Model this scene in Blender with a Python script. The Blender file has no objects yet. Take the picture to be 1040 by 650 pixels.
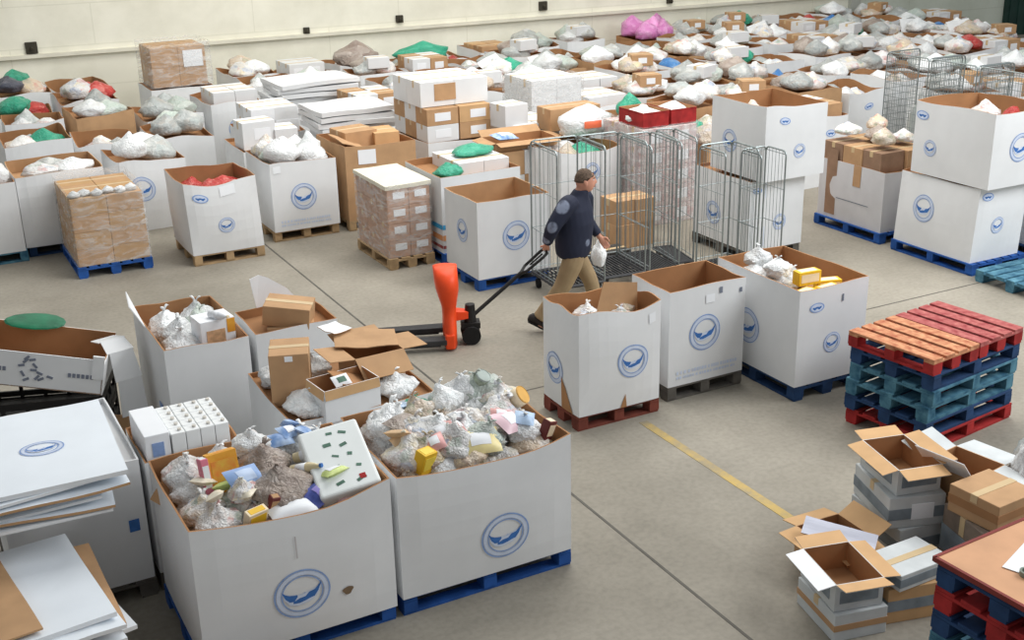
import bpy, bmesh, math, random
from mathutils import Vector, Matrix, noise
RND = random.Random(11)
SC = bpy.context.scene
COL = SC.collection
PI = math.pi
# ------------------------------------------------------------------ materials
MATS = {}
def mat(name, col, rough=.65, var=.12, scale=6., bump=0., metal=0., col2=None, spec=.3, rnd=0.):
    if name in MATS: return MATS[name]
    m = bpy.data.materials.new(name); m.use_nodes = True
    nt = m.node_tree; N = nt.nodes; L = nt.links
    b = N['Principled BSDF']
    b.inputs['Roughness'].default_value = rough; b.inputs['Metallic'].default_value = metal
    b.inputs['Specular IOR Level'].default_value = spec
    tc = N.new('ShaderNodeTexCoord'); nz = N.new('ShaderNodeTexNoise')
    nz.inputs['Scale'].default_value = scale; nz.inputs['Detail'].default_value = 5
    L.new(tc.outputs['Object'], nz.inputs['Vector'])
    rp = N.new('ShaderNodeValToRGB'); e = rp.color_ramp.elements
    c2 = col2 or tuple(min(1, c*(1+var)) for c in col)
    e[0].position = .3; e[1].position = .7
    e[0].color = (*[c*(1-var) for c in col], 1); e[1].color = (*c2, 1)
    L.new(nz.outputs['Fac'], rp.inputs['Fac'])
    out = rp.outputs['Color']
    if rnd:
        oi = N.new('ShaderNodeObjectInfo'); hs = N.new('ShaderNodeHueSaturation'); mr = N.new('ShaderNodeMapRange')
        mr.inputs['To Min'].default_value = 1-rnd; mr.inputs['To Max'].default_value = 1+rnd
        L.new(oi.outputs['Random'], mr.inputs['Value']); L.new(mr.outputs['Result'], hs.inputs['Value'])
        L.new(out, hs.inputs['Color']); out = hs.outputs['Color']
    L.new(out, b.inputs['Base Color'])
    if bump:
        bp = N.new('ShaderNodeBump'); bp.inputs['Strength'].default_value = bump; bp.inputs['Distance'].default_value = .02
        L.new(nz.outputs['Fac'], bp.inputs['Height']); L.new(bp.outputs['Normal'], b.inputs['Normal'])
    MATS[name] = m; return m

def srgb(r, g, b):
    f = lambda c: (c/255/12.92) if c/255 <= .04045 else ((c/255+.055)/1.055)**2.4
    return (f(r), f(g), f(b))

def bag_mat(name, base, spots, amount=.45, rough=.28):
    """thin plastic film: base colour with blurred patches of the goods inside and crumple bump"""
    m = bpy.data.materials.new(name); m.use_nodes = True
    nt = m.node_tree; N = nt.nodes; L = nt.links; b = N['Principled BSDF']
    b.inputs['Roughness'].default_value = rough; b.inputs['Specular IOR Level'].default_value = .45
    tc = N.new('ShaderNodeTexCoord'); oi = N.new('ShaderNodeObjectInfo')
    ad = N.new('ShaderNodeVectorMath'); ad.operation = 'ADD'
    mu = N.new('ShaderNodeMath'); mu.operation = 'MULTIPLY'; mu.inputs[1].default_value = 37.
    L.new(oi.outputs['Random'], mu.inputs[0]); L.new(tc.outputs['Object'], ad.inputs[0]); L.new(mu.outputs[0], ad.inputs[1])
    vo = N.new('ShaderNodeTexVoronoi'); vo.inputs['Scale'].default_value = 4.5
    L.new(ad.outputs[0], vo.inputs['Vector'])
    rp = N.new('ShaderNodeValToRGB'); cr = rp.color_ramp; cr.interpolation = 'CONSTANT'
    while len(cr.elements) < len(spots): cr.elements.new(.5)
    for i, c in enumerate(spots):
        cr.elements[i].position = i/len(spots); cr.elements[i].color = (*c, 1)
    sp = N.new('ShaderNodeSeparateColor'); L.new(vo.outputs['Color'], sp.inputs[0]); L.new(sp.outputs[0], rp.inputs['Fac'])
    nz = N.new('ShaderNodeTexNoise'); nz.inputs['Scale'].default_value = 5; nz.inputs['Detail'].default_value = 4
    L.new(ad.outputs[0], nz.inputs['Vector'])
    mr = N.new('ShaderNodeMapRange'); mr.inputs['From Min'].default_value = .38; mr.inputs['From Max'].default_value = .66
    mr.inputs['To Min'].default_value = 0; mr.inputs['To Max'].default_value = amount; mr.clamp = True
    L.new(nz.outputs['Fac'], mr.inputs['Value'])
    mx = N.new('ShaderNodeMix'); mx.data_type = 'RGBA'
    mx.inputs['A'].default_value = (*base, 1)
    L.new(mr.outputs['Result'], mx.inputs['Factor']); L.new(rp.outputs['Color'], mx.inputs['B'])
    hs = N.new('ShaderNodeHueSaturation'); m2 = N.new('ShaderNodeMapRange'); m2.inputs['To Min'].default_value = .8; m2.inputs['To Max'].default_value = 1.12
    L.new(oi.outputs['Random'], m2.inputs['Value']); L.new(m2.outputs['Result'], hs.inputs['Value']); L.new(mx.outputs['Result'], hs.inputs['Color'])
    L.new(hs.outputs['Color'], b.inputs['Base Color'])
    n2 = N.new('ShaderNodeTexNoise'); n2.inputs['Scale'].default_value = 9; n2.inputs['Detail'].default_value = 3; n2.inputs['Distortion'].default_value = 1.2
    L.new(ad.outputs[0], n2.inputs['Vector'])
    bp = N.new('ShaderNodeBump'); bp.inputs['Strength'].default_value = .55; bp.inputs['Distance'].default_value = .06
    L.new(n2.outputs['Fac'], bp.inputs['Height']); L.new(bp.outputs['Normal'], b.inputs['Normal'])
    MATS[name] = m; return m

white_card = mat('white_card', srgb(226, 227, 228), .6, .035, 3.)
kraft = mat('kraft', srgb(186, 148, 110), .8, .1, 5.)
kraft_dark = mat('kraft_inside', srgb(166, 122, 84), .85, .12, 4.)
kraft_light = mat('kraft_light', srgb(205, 165, 120), .8, .08, 5.)
tape_m = mat('tape', srgb(205, 180, 140), .3, .05, 9.)
paper = mat('paper', srgb(240, 242, 245), .7, .02, 5.)
blue_dark = mat('print_dark_blue', srgb(62, 112, 180), .7, .15, 20.)
blue_mid = mat('print_mid_blue', srgb(140, 166, 212), .7, .12, 20.)
blue_pale = mat('print_pale_blue', srgb(206, 216, 235), .7, .05, 20.)
stain_m = mat('stain', srgb(120, 100, 78), .9, .2, 12.)
grey_ink = mat('print_grey', srgb(120, 126, 140), .8, .15, 20.)
wood = mat('pallet_wood', srgb(176, 148, 112), .85, .2, 9., .3)
wood_grey = mat('pallet_grey_wood', srgb(98, 94, 88), .9, .25, 9., .3)
wood_blue = mat('pallet_blue', srgb(36, 82, 152), .75, .3, 7., .2)
wood_navy = mat('pallet_navy', srgb(34, 62, 100), .8, .3, 7., .2)
wood_teal = mat('pallet_teal', srgb(44, 100, 132), .8, .35, 10., .2, col2=srgb(92, 140, 158))
wood_red = mat('pallet_red', srgb(160, 42, 42), .8, .3, 7., .2)
wood_redbrown = mat('pallet_red_brown', srgb(120, 62, 50), .85, .3, 7., .2)
wood_orange = mat('pallet_worn_orange', srgb(178, 98, 70), .85, .2, 14., .3, col2=srgb(212, 158, 118))
wood_pink = mat('pallet_faded_red', srgb(160, 62, 66), .85, .25, 14., .3, col2=srgb(186, 112, 106))
steel = mat('zinc_steel', srgb(150, 158, 158), .4, .15, 14., 0, .7)
dark_steel = mat('dark_steel', srgb(58, 58, 60), .5, .2, 12., 0, .3)
black_plastic = mat('black_plastic', srgb(28, 26, 26), .55, .25, 8.)
black_rubber = mat('black_rubber', srgb(22, 22, 23), .7, .2, 9.)
orange_paint = mat('orange_paint', srgb(232, 76, 32), .42, .1, 6.)
green_film = mat('green_film', srgb(48, 165, 130), .4, .2, 7., .4)
green_dark = mat('green_plastic', srgb(18, 105, 72), .45, .25, 6., .4)

# ------------------------------------------------------------------ mesh builder
class MB:
    def __init__(s): s.v = []; s.f = []; s.m = []
    def add(s, vs, fs, mi=0):
        o = len(s.v); s.v += [tuple(p) for p in vs]
        for f in fs: s.f.append(tuple(i+o for i in f)); s.m.append(mi)
        return s
    def box(s, c, d, rz=0, mi=0, M=None):
        x, y, z = d[0]/2, d[1]/2, d[2]/2
        ps = [Vector((a*x, b*y, e*z)) for e in (-1, 1) for a, b in ((-1, -1), (1, -1), (1, 1), (-1, 1))]
        T = M if M is not None else Matrix.Rotation(rz, 4, 'Z')
        ps = [T @ p + Vector(c) for p in ps]
        return s.add(ps, [(3, 2, 1, 0), (4, 5, 6, 7), (0, 1, 5, 4), (1, 2, 6, 5), (2, 3, 7, 6), (3, 0, 4, 7)], mi)
    def hexa(s, ps, mi=0):
        return s.add(ps, [(3, 2, 1, 0), (4, 5, 6, 7), (0, 1, 5, 4), (1, 2, 6, 5), (2, 3, 7, 6), (3, 0, 4, 7)], mi)
    def slab(s, quad, th, mi=0):
        q = [Vector(p) for p in quad]; n = (q[1]-q[0]).cross(q[3]-q[0]).normalized()*th
        return s.hexa(q + [p+n for p in q], mi)
    def loft(s, rings, mi=0, caps=True):
        n = len(rings[0]); vs = [p for r in rings for p in r]; fs = []
        for k in range(len(rings)-1):
            for i in range(n):
                j = (i+1) % n; fs.append((k*n+i, k*n+j, (k+1)*n+j, (k+1)*n+i))
        if caps:
            fs.append(tuple(reversed(range(n)))); o = (len(rings)-1)*n; fs.append(tuple(o+i for i in range(n)))
        return s.add(vs, fs, mi)
    def tube(s, pts, r, n=8, mi=0, closed=False, flat=1.):
        pts = [Vector(p) for p in pts]; m = len(pts)
        rs = r if isinstance(r, (list, tuple)) else [r]*m
        rings = []; prev = None
        for i, p in enumerate(pts):
            t = (pts[min(i+1, m-1)] - pts[max(i-1, 0)]).normalized()
            if prev is None:
                a = Vector((0, 0, 1)) if abs(t.z) < .9 else Vector((1, 0, 0))
                u = t.cross(a).normalized()
            else:
                u = (prev - t*prev.dot(t)).normalized()
            prev = u; w = t.cross(u)
            rings.append([p + (u*math.cos(2*PI*k/n) + w*math.sin(2*PI*k/n)*flat)*rs[i] for k in range(n)])
        return s.loft(rings, mi)
    def lathe(s, prof, n=14, c=(0, 0, 0), mi=0):
        return s.loft([[(c[0]+r*math.cos(2*PI*k/n), c[1]+r*math.sin(2*PI*k/n), c[2]+z) for k in range(n)] for r, z in prof], mi)
    def mesh(s, name, smooth=False):
        me = bpy.data.meshes.new(name); me.from_pydata(s.v, [], s.f); me.update()
        for p, i in zip(me.polygons, s.m): p.material_index = i; p.use_smooth = smooth
        return me
    def build(s, name, mats, parent=None, loc=(0, 0, 0), rot=(0, 0, 0), smooth=False):
        me = s.mesh(name, smooth)
        for m in (mats if isinstance(mats, (list, tuple)) else [mats]): me.materials.append(m)
        return put(name, me, parent, loc, rot)
def put(name, me, parent=None, loc=(0, 0, 0), rot=(0, 0, 0)):
    o = bpy.data.objects.new(name, me); COL.objects.link(o)
    o.parent = parent; o.location = loc; o.rotation_euler = rot
    return o
def tag(o, label, cat, group=None):
    o['label'] = label; o['category'] = cat
    if group: o['group'] = group
    return o
def thing(name, label, cat, loc=(0, 0, 0), rz=0, group=None, rot=None):
    o = bpy.data.objects.new(name, None); COL.objects.link(o); o.empty_display_size = .1
    o.location = loc; o.rotation_euler = rot or (0, 0, rz)
    return tag(o, label, cat, group)
def struct(o): o['kind'] = 'structure'; return o
def copy_tree(o, parent=None):
    c = o.copy(); COL.objects.link(c); c.parent = parent
    for ch in list(o.children): copy_tree(ch, c)
    return c
def dup(o, loc, rz=0, label=None, group=None, rot=None):
    c = copy_tree(o); c.location = loc; c.rotation_euler = rot or (0, 0, rz)
    if label: c['label'] = label
    if group: c['group'] = group
    elif 'group' in c: del c['group']
    return c
def bevel(o, w=.006, seg=2):
    b = o.modifiers.new('edge', 'BEVEL'); b.width = w; b.segments = seg; b.limit_method = 'ANGLE'; return o

# ------------------------------------------------------------------ camera
f_px, pitch, roll, cam_h = 1228.1, .35735, -.022458, 4.6956
yaw = math.radians(62.214)
def build_camera():
    F = Vector((0, math.cos(pitch), -math.sin(pitch))); Rt = Vector((1, 0, 0)); U = Rt.cross(F)
    R2 = math.cos(roll)*Rt + math.sin(roll)*U; U2 = -math.sin(roll)*Rt + math.cos(roll)*U
    W = lambda v: Vector((v.x*math.sin(yaw)+v.y*math.cos(yaw), -v.x*math.cos(yaw)+v.y*math.sin(yaw), v.z))
    R2, U2, F = W(R2), W(U2), W(F)
    cd = bpy.data.cameras.new('camera'); cd.sensor_width = 36; cd.lens = f_px*36/1040; cd.sensor_fit = 'HORIZONTAL'
    cd.clip_end = 200
    co = bpy.data.objects.new('camera', cd); COL.objects.link(co)
    M = Matrix((R2, U2, -F)).transposed().to_4x4(); M.translation = (0, 0, cam_h)
    co.matrix_world = M; SC.camera = co
build_camera()
SC.view_settings.view_transform = 'Standard'; SC.view_settings.look = 'None'

# ------------------------------------------------------------------ light
wd = bpy.data.worlds.new('hall_light'); SC.world = wd; wd.use_nodes = True
wd.node_tree.nodes['Background'].inputs[0].default_value = (.93, .97, 1., 1); wd.node_tree.nodes['Background'].inputs[1].default_value = .40
def area(name, loc, size, energy, col=(1, 1, 1), rot=(0, 0, 0)):
    l = bpy.data.lights.new(name, 'AREA'); l.shape = 'RECTANGLE'; l.size, l.size_y = size; l.energy = energy; l.color = col
    o = bpy.data.objects.new(name, l); COL.objects.link(o); o.location = loc; o.rotation_euler = rot
area('roof_light_middle', (8.5, 12, 9.5), (9, 6), 980, (1, .985, .95))
area('roof_light_back', (9, 19.5, 9.0), (18, 4), 760, (1, .975, .9))
area('roof_light_right', (14, 3, 8), (7, 6), 1150, (.96, .985, 1), (math.radians(28), math.radians(30), 0))

# ------------------------------------------------------------------ hall shell
def build_shell():
    m = bpy.data.materials.new('concrete'); m.use_nodes = True
    nt = m.node_tree; N = nt.nodes; L = nt.links; b = N['Principled BSDF']; b.inputs['Roughness'].default_value = .62
    b.inputs['Specular IOR Level'].default_value = .25
    tc = N.new('ShaderNodeTexCoord'); n1 = N.new('ShaderNodeTexNoise'); n1.inputs['Scale'].default_value = .55; n1.inputs['Detail'].default_value = 8; n1.inputs['Roughness'].default_value = .62
    n2 = N.new('ShaderNodeTexNoise'); n2.inputs['Scale'].default_value = 22; n2.inputs['Detail'].default_value = 6
    L.new(tc.outputs['Object'], n1.inputs['Vector']); L.new(tc.outputs['Object'], n2.inputs['Vector'])
    r1 = N.new('ShaderNodeValToRGB'); e = r1.color_ramp.elements; e[0].position = .3; e[1].position = .72
    e[0].color = (*srgb(132, 126, 114), 1); e[1].color = (*srgb(166, 159, 146), 1)
    r2 = N.new('ShaderNodeValToRGB'); e = r2.color_ramp.elements; e[0].position = .25; e[1].position = .6
    e[0].color = (.72, .72, .72, 1); e[1].color = (1, 1, 1, 1)
    L.new(n1.outputs['Fac'], r1.inputs['Fac']); L.new(n2.outputs['Fac'], r2.inputs['Fac'])
    mx = N.new('ShaderNodeMix'); mx.data_type = 'RGBA'; mx.blend_type = 'MULTIPLY'; mx.inputs['Factor'].default_value = .6
    L.new(r1.outputs['Color'], mx.inputs['A']); L.new(r2.outputs['Color'], mx.inputs['B']); L.new(mx.outputs['Result'], b.inputs['Base Color'])
    struct(MB().box((14, 13, -.05), (60, 34, .1)).build('floor', m))
    # worn yellow floor line
    ym = bpy.data.materials.new('worn_yellow'); ym.use_nodes = True
    nt = ym.node_tree; N = nt.nodes; L = nt.links; b = N['Principled BSDF']; b.inputs['Roughness'].default_value = .7
    tc = N.new('ShaderNodeTexCoord'); n1 = N.new('ShaderNodeTexNoise'); n1.inputs['Scale'].default_value = 4; n1.inputs['Detail'].default_value = 8; n1.inputs['Roughness'].default_value = .7
    L.new(tc.outputs['Object'], n1.inputs['Vector'])
    r1 = N.new('ShaderNodeValToRGB'); e = r1.color_ramp.elements; e[0].position = .36; e[1].position = .6
    e[0].color = (*srgb(146, 136, 116), 1); e[1].color = (*srgb(188, 160, 92), 1)
    L.new(n1.outputs['Fac'], r1.inputs['Fac']); L.new(r1.outputs['Color'], b.inputs['Base Color'])
    struct(MB().box((5.63, 5.6, .001), (.085, 5.2, .004)).build('floor_marking', ym))
    jm = mat('joint', srgb(92, 88, 82), .8, .2, 3.)
    struct(MB().box((4.39, 8, .0005), (.022, 15, .004)).build('floor_joint', jm))
    struct(MB().box((9, 9.35, .0005), (17, .018, .003)).build('floor_joint', jm))
    # back wall, slightly skewed to the rows of boxes
    wm = bpy.data.materials.new('painted_wall'); wm.use_nodes = True
    nt = wm.node_tree; N = nt.nodes; L = nt.links; b = N['Principled BSDF']; b.inputs['Roughness'].default_value = .8
    tc = N.new('ShaderNodeTexCoord'); n1 = N.new('ShaderNodeTexNoise'); n1.inputs['Scale'].default_value = .6; n1.inputs['Detail'].default_value = 8; n1.inputs['Roughness'].default_value = .65
    L.new(tc.outputs['Object'], n1.inputs['Vector'])
    r1 = N.new('ShaderNodeValToRGB'); e = r1.color_ramp.elements; e[0].position = .28; e[1].position = .6
    e[0].color = (*srgb(222, 219, 202), 1); e[1].color = (*srgb(244, 241, 226), 1)
    L.new(n1.outputs['Fac'], r1.inputs['Fac'])
    bk = N.new('ShaderNodeTexBrick'); bk.inputs['Scale'].default_value = 1; bk.inputs['Brick Width'].default_value = 3.2; bk.inputs['Row Height'].default_value = .8
    bk.inputs['Mortar Size'].default_value = .012; bk.inputs['Color1'].default_value = bk.inputs['Color2'].default_value = (1, 1, 1, 1); bk.inputs['Mortar'].default_value = (.9, .9, .88, 1)
    mp = N.new('ShaderNodeMapping'); mp.inputs['Rotation'].default_value = (-PI/2, 0, 0)
    L.new(tc.outputs['Object'], mp.inputs['Vector']); L.new(mp.outputs['Vector'], bk.inputs['Vector'])
    mx = N.new('ShaderNodeMix'); mx.data_type = 'RGBA'; mx.blend_type = 'MULTIPLY'; mx.inputs['Factor'].default_value = 1
    L.new(r1.outputs['Color'], mx.inputs['A']); L.new(bk.outputs['Color'], mx.inputs['B'])
    sx = N.new('ShaderNodeSeparateXYZ'); L.new(tc.outputs['Object'], sx.inputs[0])
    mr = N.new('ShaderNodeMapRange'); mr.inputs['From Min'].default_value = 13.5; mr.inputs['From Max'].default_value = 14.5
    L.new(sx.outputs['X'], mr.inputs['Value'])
    m3 = N.new('ShaderNodeMix'); m3.data_type = 'RGBA'; m3.blend_type = 'MULTIPLY'; m3.inputs['B'].default_value = (.66, .72, .73, 1)  # shade over the right end of the wall, put into its colour
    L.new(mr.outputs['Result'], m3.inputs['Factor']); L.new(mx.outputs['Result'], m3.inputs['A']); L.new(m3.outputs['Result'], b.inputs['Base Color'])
    wa = math.radians(-3.4)
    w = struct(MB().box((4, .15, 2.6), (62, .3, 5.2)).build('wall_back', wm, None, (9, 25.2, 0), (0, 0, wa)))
    lm = mat('wall_ledge', srgb(226, 222, 206), .8, .08, 3.)
    struct(MB().box((4, -.05, 1.46), (62, .1, .07)).build('trim_1', lm, None, (9, 25.2, 0), (0, 0, wa)))
    struct(MB().box((14.1, -.06, 2.6), (.3, .12, 5.2)).build('trim_2', mat('pilaster', srgb(176, 178, 170), .8, .08, 2.), None, (9, 25.2, 0), (0, 0, wa)))
    br = mat('bracket', srgb(62, 58, 48), .7, .2, 9.)
    Mw = Matrix.Rotation(wa, 4, 'Z')
    for (x, z, s), lb in zip(((-6.0, 1.62, .22), (-.5, 1.56, .13), (1.6, 1.66, .16), (5.1, 1.72, .2), (8.5, 1.64, .15), (12.2, 1.62, .26)),
        ('dark bracket on the wall above the tub of groceries', 'small dark bracket on the wall ledge above flattened white cartons', 'dark bracket on the wall above the green rolled sacks', 'square dark bracket on the wall above the grey bags', 'small bracket on the wall right of the pink sacks', 'largest dark bracket on the wall beside the pilaster')):
        p = Mw @ Vector((x, -.035, z)) + Vector((9, 25.2, 0))
        t = thing('wall_bracket', lb, 'bracket', p, wa)
        bevel(MB().box((0, 0, 0), (s, .07, s)).build('plate', br, t), .01)
        MB().tube([(0, -.03, 0), (0, -.12, -.02)], .03, 8).build('peg', br, t)
    p = Mw @ Vector((20.5, -.06, 1.2)) + Vector((9, 25.2, 0))
    gd = MB(); gd.box((0, 0, 0), (2.2, .1, 2.4))
    for k in range(7): gd.box((-.95+k*.316, -.06, 0), (.06, .04, 2.4))
    struct(gd.build('door_1', mat('dark_green_door', srgb(32, 58, 52), .6, .2, 3.), None, p, (0, 0, wa)))
build_shell()
# ------------------------------------------------------------------ pallets
PAL = {}
def pallet(label, loc, rz=0, m=None, lx=1.2, ly=.8, group=None, deck=None, simple=False):
    m = m or wood; key = (m.name, lx, ly, deck.name if deck else '')
    if key in PAL:
        return dup(PAL[key], loc, rz, label, group)
    t = thing('pallet', label, 'pallet', loc, rz, group)
    nb = 7 if ly > .9 else (5 if ly > .65 else 4)
    w = ly/nb*.8
    d = MB()
    for k in range(nb): d.box((0, -ly/2+w/2+k*(ly-w)/(nb-1), .133), (lx, w, .022))
    for x in (-1, 0, 1): d.box((x*(lx/2-.05), 0, .111), (.1, ly, .022))
    bevel(d.build('deck', deck or m, t), .004)
    for x in (-1, 0, 1):
        for y in (-1, 0, 1):
            MB().box((x*(lx/2-.05), y*(ly/2-.06), .061), (.1, .12, .078)).build('block', m, t)
    for y in (-1, 0, 1):
        MB().box((0, y*(ly/2-.06), .011), (lx, .1, .022)).build('bottom_board', m, t)
    PAL[key] = t; return t

# ------------------------------------------------------------------ big printed pallet box
class BoxShape:
    def __init__(s, W, D, H, bulge=.02, lean=(0, 0), flare=0., rim=.02, dip=None, seed=0):
        s.W, s.D, s.H, s.b, s.lean, s.fl, s.rim, s.seed = W, D, H, bulge, lean, flare, rim, seed
        s.dip = dip or {}
        s.cor = [(0, 0), (W, 0), (W, D), (0, D)]
        s.nrm = [(0, -1), (1, 0), (0, 1), (-1, 0)]
        s.len = [W, D, W, D]
    def prof(s, t): return math.sin(PI*min(.97, .06+.86*t))
    def top(s, side, q):
        a = s.seed*3.1+side+q*1.0
        ring = side+q
        z = s.rim*(noise.noise(Vector((math.cos(ring*PI/2)*1.3, math.sin(ring*PI/2)*1.3, s.seed*1.7))))*1.6
        z -= s.dip.get(side, 0)*math.sin(PI*q)
        return s.H+z
    def pos(s, side, q, t, off=0.):
        a, b = s.cor[side], s.cor[(side+1) % 4]; n = s.nrm[side]
        k = s.b*math.sin(PI*q)**.7*s.prof(t) + s.fl*t*math.sin(PI*q) + off
        x = a[0]+(b[0]-a[0])*q+n[0]*k + s.lean[0]*t; y = a[1]+(b[1]-a[1])*q+n[1]*k + s.lean[1]*t
        return Vector((x, y, s.top(side, q)*t))
    def carton(s, fill, parent, mo=None, mi=None, name='carton'):
        n, K = 9, 7; mb = MB(); O = []; I = []
        tk = .012
        for k in range(K+1):
            t = k/K; r = []; ri = []
            ti = fill/s.H + (1-fill/s.H)*t
            for sd in range(4):
                for i in range(n):
                    q = i/n; r.append(s.pos(sd, q, t))
                    p = s.pos(sd, q, ti)
                    nx, ny = s.nrm[sd]
                    if i == 0:
                        px, py = s.nrm[(sd-1) % 4]; p = p - Vector((nx+px, ny+py, 0))*tk
                    else: p = p - Vector((nx, ny, 0))*tk
                    ri.append(p)
            O.append(r); I.append(ri)
        mb.loft(O, 0, caps=False); N = 4*n
        mb.loft(list(reversed(I)), 1, caps=False)
        mb.add(O[-1]+I[-1], [(i, (i+1) % N, N+(i+1) % N, N+i) for i in range(N)], 1)
        mb.add(I[0], [tuple(range(N))], 1); mb.add(O[0], [tuple(reversed(range(N)))], 0)
        o = mb.build(name, [mo or white_card, mi or kraft_dark], parent)
        for p in o.data.polygons: p.use_smooth = False
        return o
    def decal(s, side, q0, t0, polys, mats, parent, name, off=.004):
        mb = MB()
        for pts, mi in polys:
            mb.add([s.pos(side, q0+a/s.len[side], t0+b/s.H, off+.0004*mi) for a, b in pts], [tuple(range(len(pts)))], mi)
        return mb.build(name, mats, parent)

def annulus(r0, r1, mi, n=36, ex=1., ey=1.):
    out = []
    for k in range(n):
        a, b = 2*PI*k/n, 2*PI*(k+1)/n
        out.append(([(r0*math.cos(a)*ex, r0*math.sin(a)*ey), (r1*math.cos(a)*ex, r1*math.sin(a)*ey), (r1*math.cos(b)*ex, r1*math.sin(b)*ey), (r0*math.cos(b)*ex, r0*math.sin(b)*ey)], mi))
    return out
def ribbon(pts, ws, mi):
    out = []
    for i in range(len(pts)-1):
        (x0, y0), (x1, y1) = pts[i], pts[i+1]
        out.append(([(x0, y0-ws[i]), (x1, y1-ws[i+1]), (x1, y1+ws[i+1]), (x0, y0+ws[i])], mi))
    return out
def emblem_polys(r):
    P = annulus(.0, .70*r, 1, 28) if False else []
    P += annulus(.94*r, r, 0) + annulus(.70*r, .75*r, 0) + annulus(.78*r, .92*r, 1)
    # lettering band: short pale strokes round the ring
    for k in range(30):
        continue
        a = 2*PI*k/30; c, s_ = math.cos(a), math.sin(a); q = .035*r
        P.append(([(.795*r*c-q*s_, .795*r*s_+q*c), (.795*r*c+q*s_, .795*r*s_-q*c), (.89*r*c+q*s_, .89*r*s_-q*c), (.89*r*c-q*s_, .89*r*s_+q*c)], 1))
    # two open hands: pale lower bowl, darker palms and fingertips
    P += ribbon([(x*r, y*r) for x, y in [(-.66, -.02), (-.45, -.2), (-.2, -.24), (.05, -.22), (.3, -.16), (.5, -.04), (.66, .12)]], [w*r for w in [.05, .18, .22, .22, .22, .18, .05]], 1)
    P += ribbon([(x*r, y*r) for x, y in [(-.7, .2), (-.6, .02), (-.46, -.1), (-.3, -.12), (-.18, -.04)]], [w*r for w in [.03, .1, .14, .13, .04]], 2)
    P += ribbon([(x*r, y*r) for x, y in [(-.34, -.3), (-.12, -.26), (.1, -.22), (.24, -.12), (.42, -.08), (.56, .08), (.68, .3)]], [w*r for w in [.04, .1, .09, .14, .14, .1, .03]], 2)
    P += ribbon([(x*r, y*r) for x, y in [(-.04, -.14), (.06, -.02), (.16, .0)]], [w*r for w in [.03, .05, .01]], 0)
    return P
EM_M = [blue_mid, blue_pale, blue_dark]
def emblem(sh, side, q, z, r, parent): return sh.decal(side, q, z/sh.H, emblem_polys(r), EM_M, parent, 'printed_emblem')
def oval(sh, side, q, z, r, parent):
    P = annulus(.8*r, r, 0, 28, 1, .55) + annulus(0.001, .8*r, 1, 28, 1, .55)
    P += ribbon([(-.6*r, 0), (-.3*r, -.12*r), (0, .02*r), (.3*r, -.1*r), (.6*r, .06*r)], [.08*r, .16*r, .1*r, .16*r, .08*r], 2)
    return sh.decal(side, q, z/sh.H, P, EM_M, parent, 'printed_oval')
def textlines(sh, side, q, z, w, parent):
    P = []; rr = random.Random(5)
    for j, h in ((0, .016), (-.05, .012)):
        x = -w/2
        while x < w/2:
            d = rr.uniform(.012, .03)
            P.append(([(x, j-h), (x+d, j-h), (x+d, j+h), (x, j+h)], 0)); x += d+rr.choice((.008, .008, .02))
    return sh.decal(side, q, z/sh.H, P, [blue_pale], parent, 'lettering')
def patch(sh, side, q, z, w, h, m, parent, name='paper_label', off=.006):
    return sh.decal(side, q, z/sh.H, [([(-w/2, -h/2), (w/2, -h/2), (w/2, h/2), (-w/2, h/2)], 0)], [m], parent, name, off)

def pallet_box(label, x, y, W, D, H, z=.144, fill=.5, rz=0, group=None, mo=None, mi=None, prints=(), **k):
    t = thing('pallet_box', label, 'box', (x, y, z), rz, group)
    sh = BoxShape(W, D, H, **k); sh.carton(fill, t, mo, mi)
    for pr in prints:
        if pr[0] == 'E': emblem(sh, *pr[1:], t)
        elif pr[0] == 'O': oval(sh, *pr[1:], t)
        elif pr[0] == 'T': textlines(sh, *pr[1:], t)
        elif pr[0] == 'P': patch(sh, *pr[1:5], pr[5], pr[6], t, pr[7] if len(pr) > 7 else 'paper_label')
    BOXES.append((x, y, W, D, z+H, rz))
    return t, sh
BOXES = []

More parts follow.
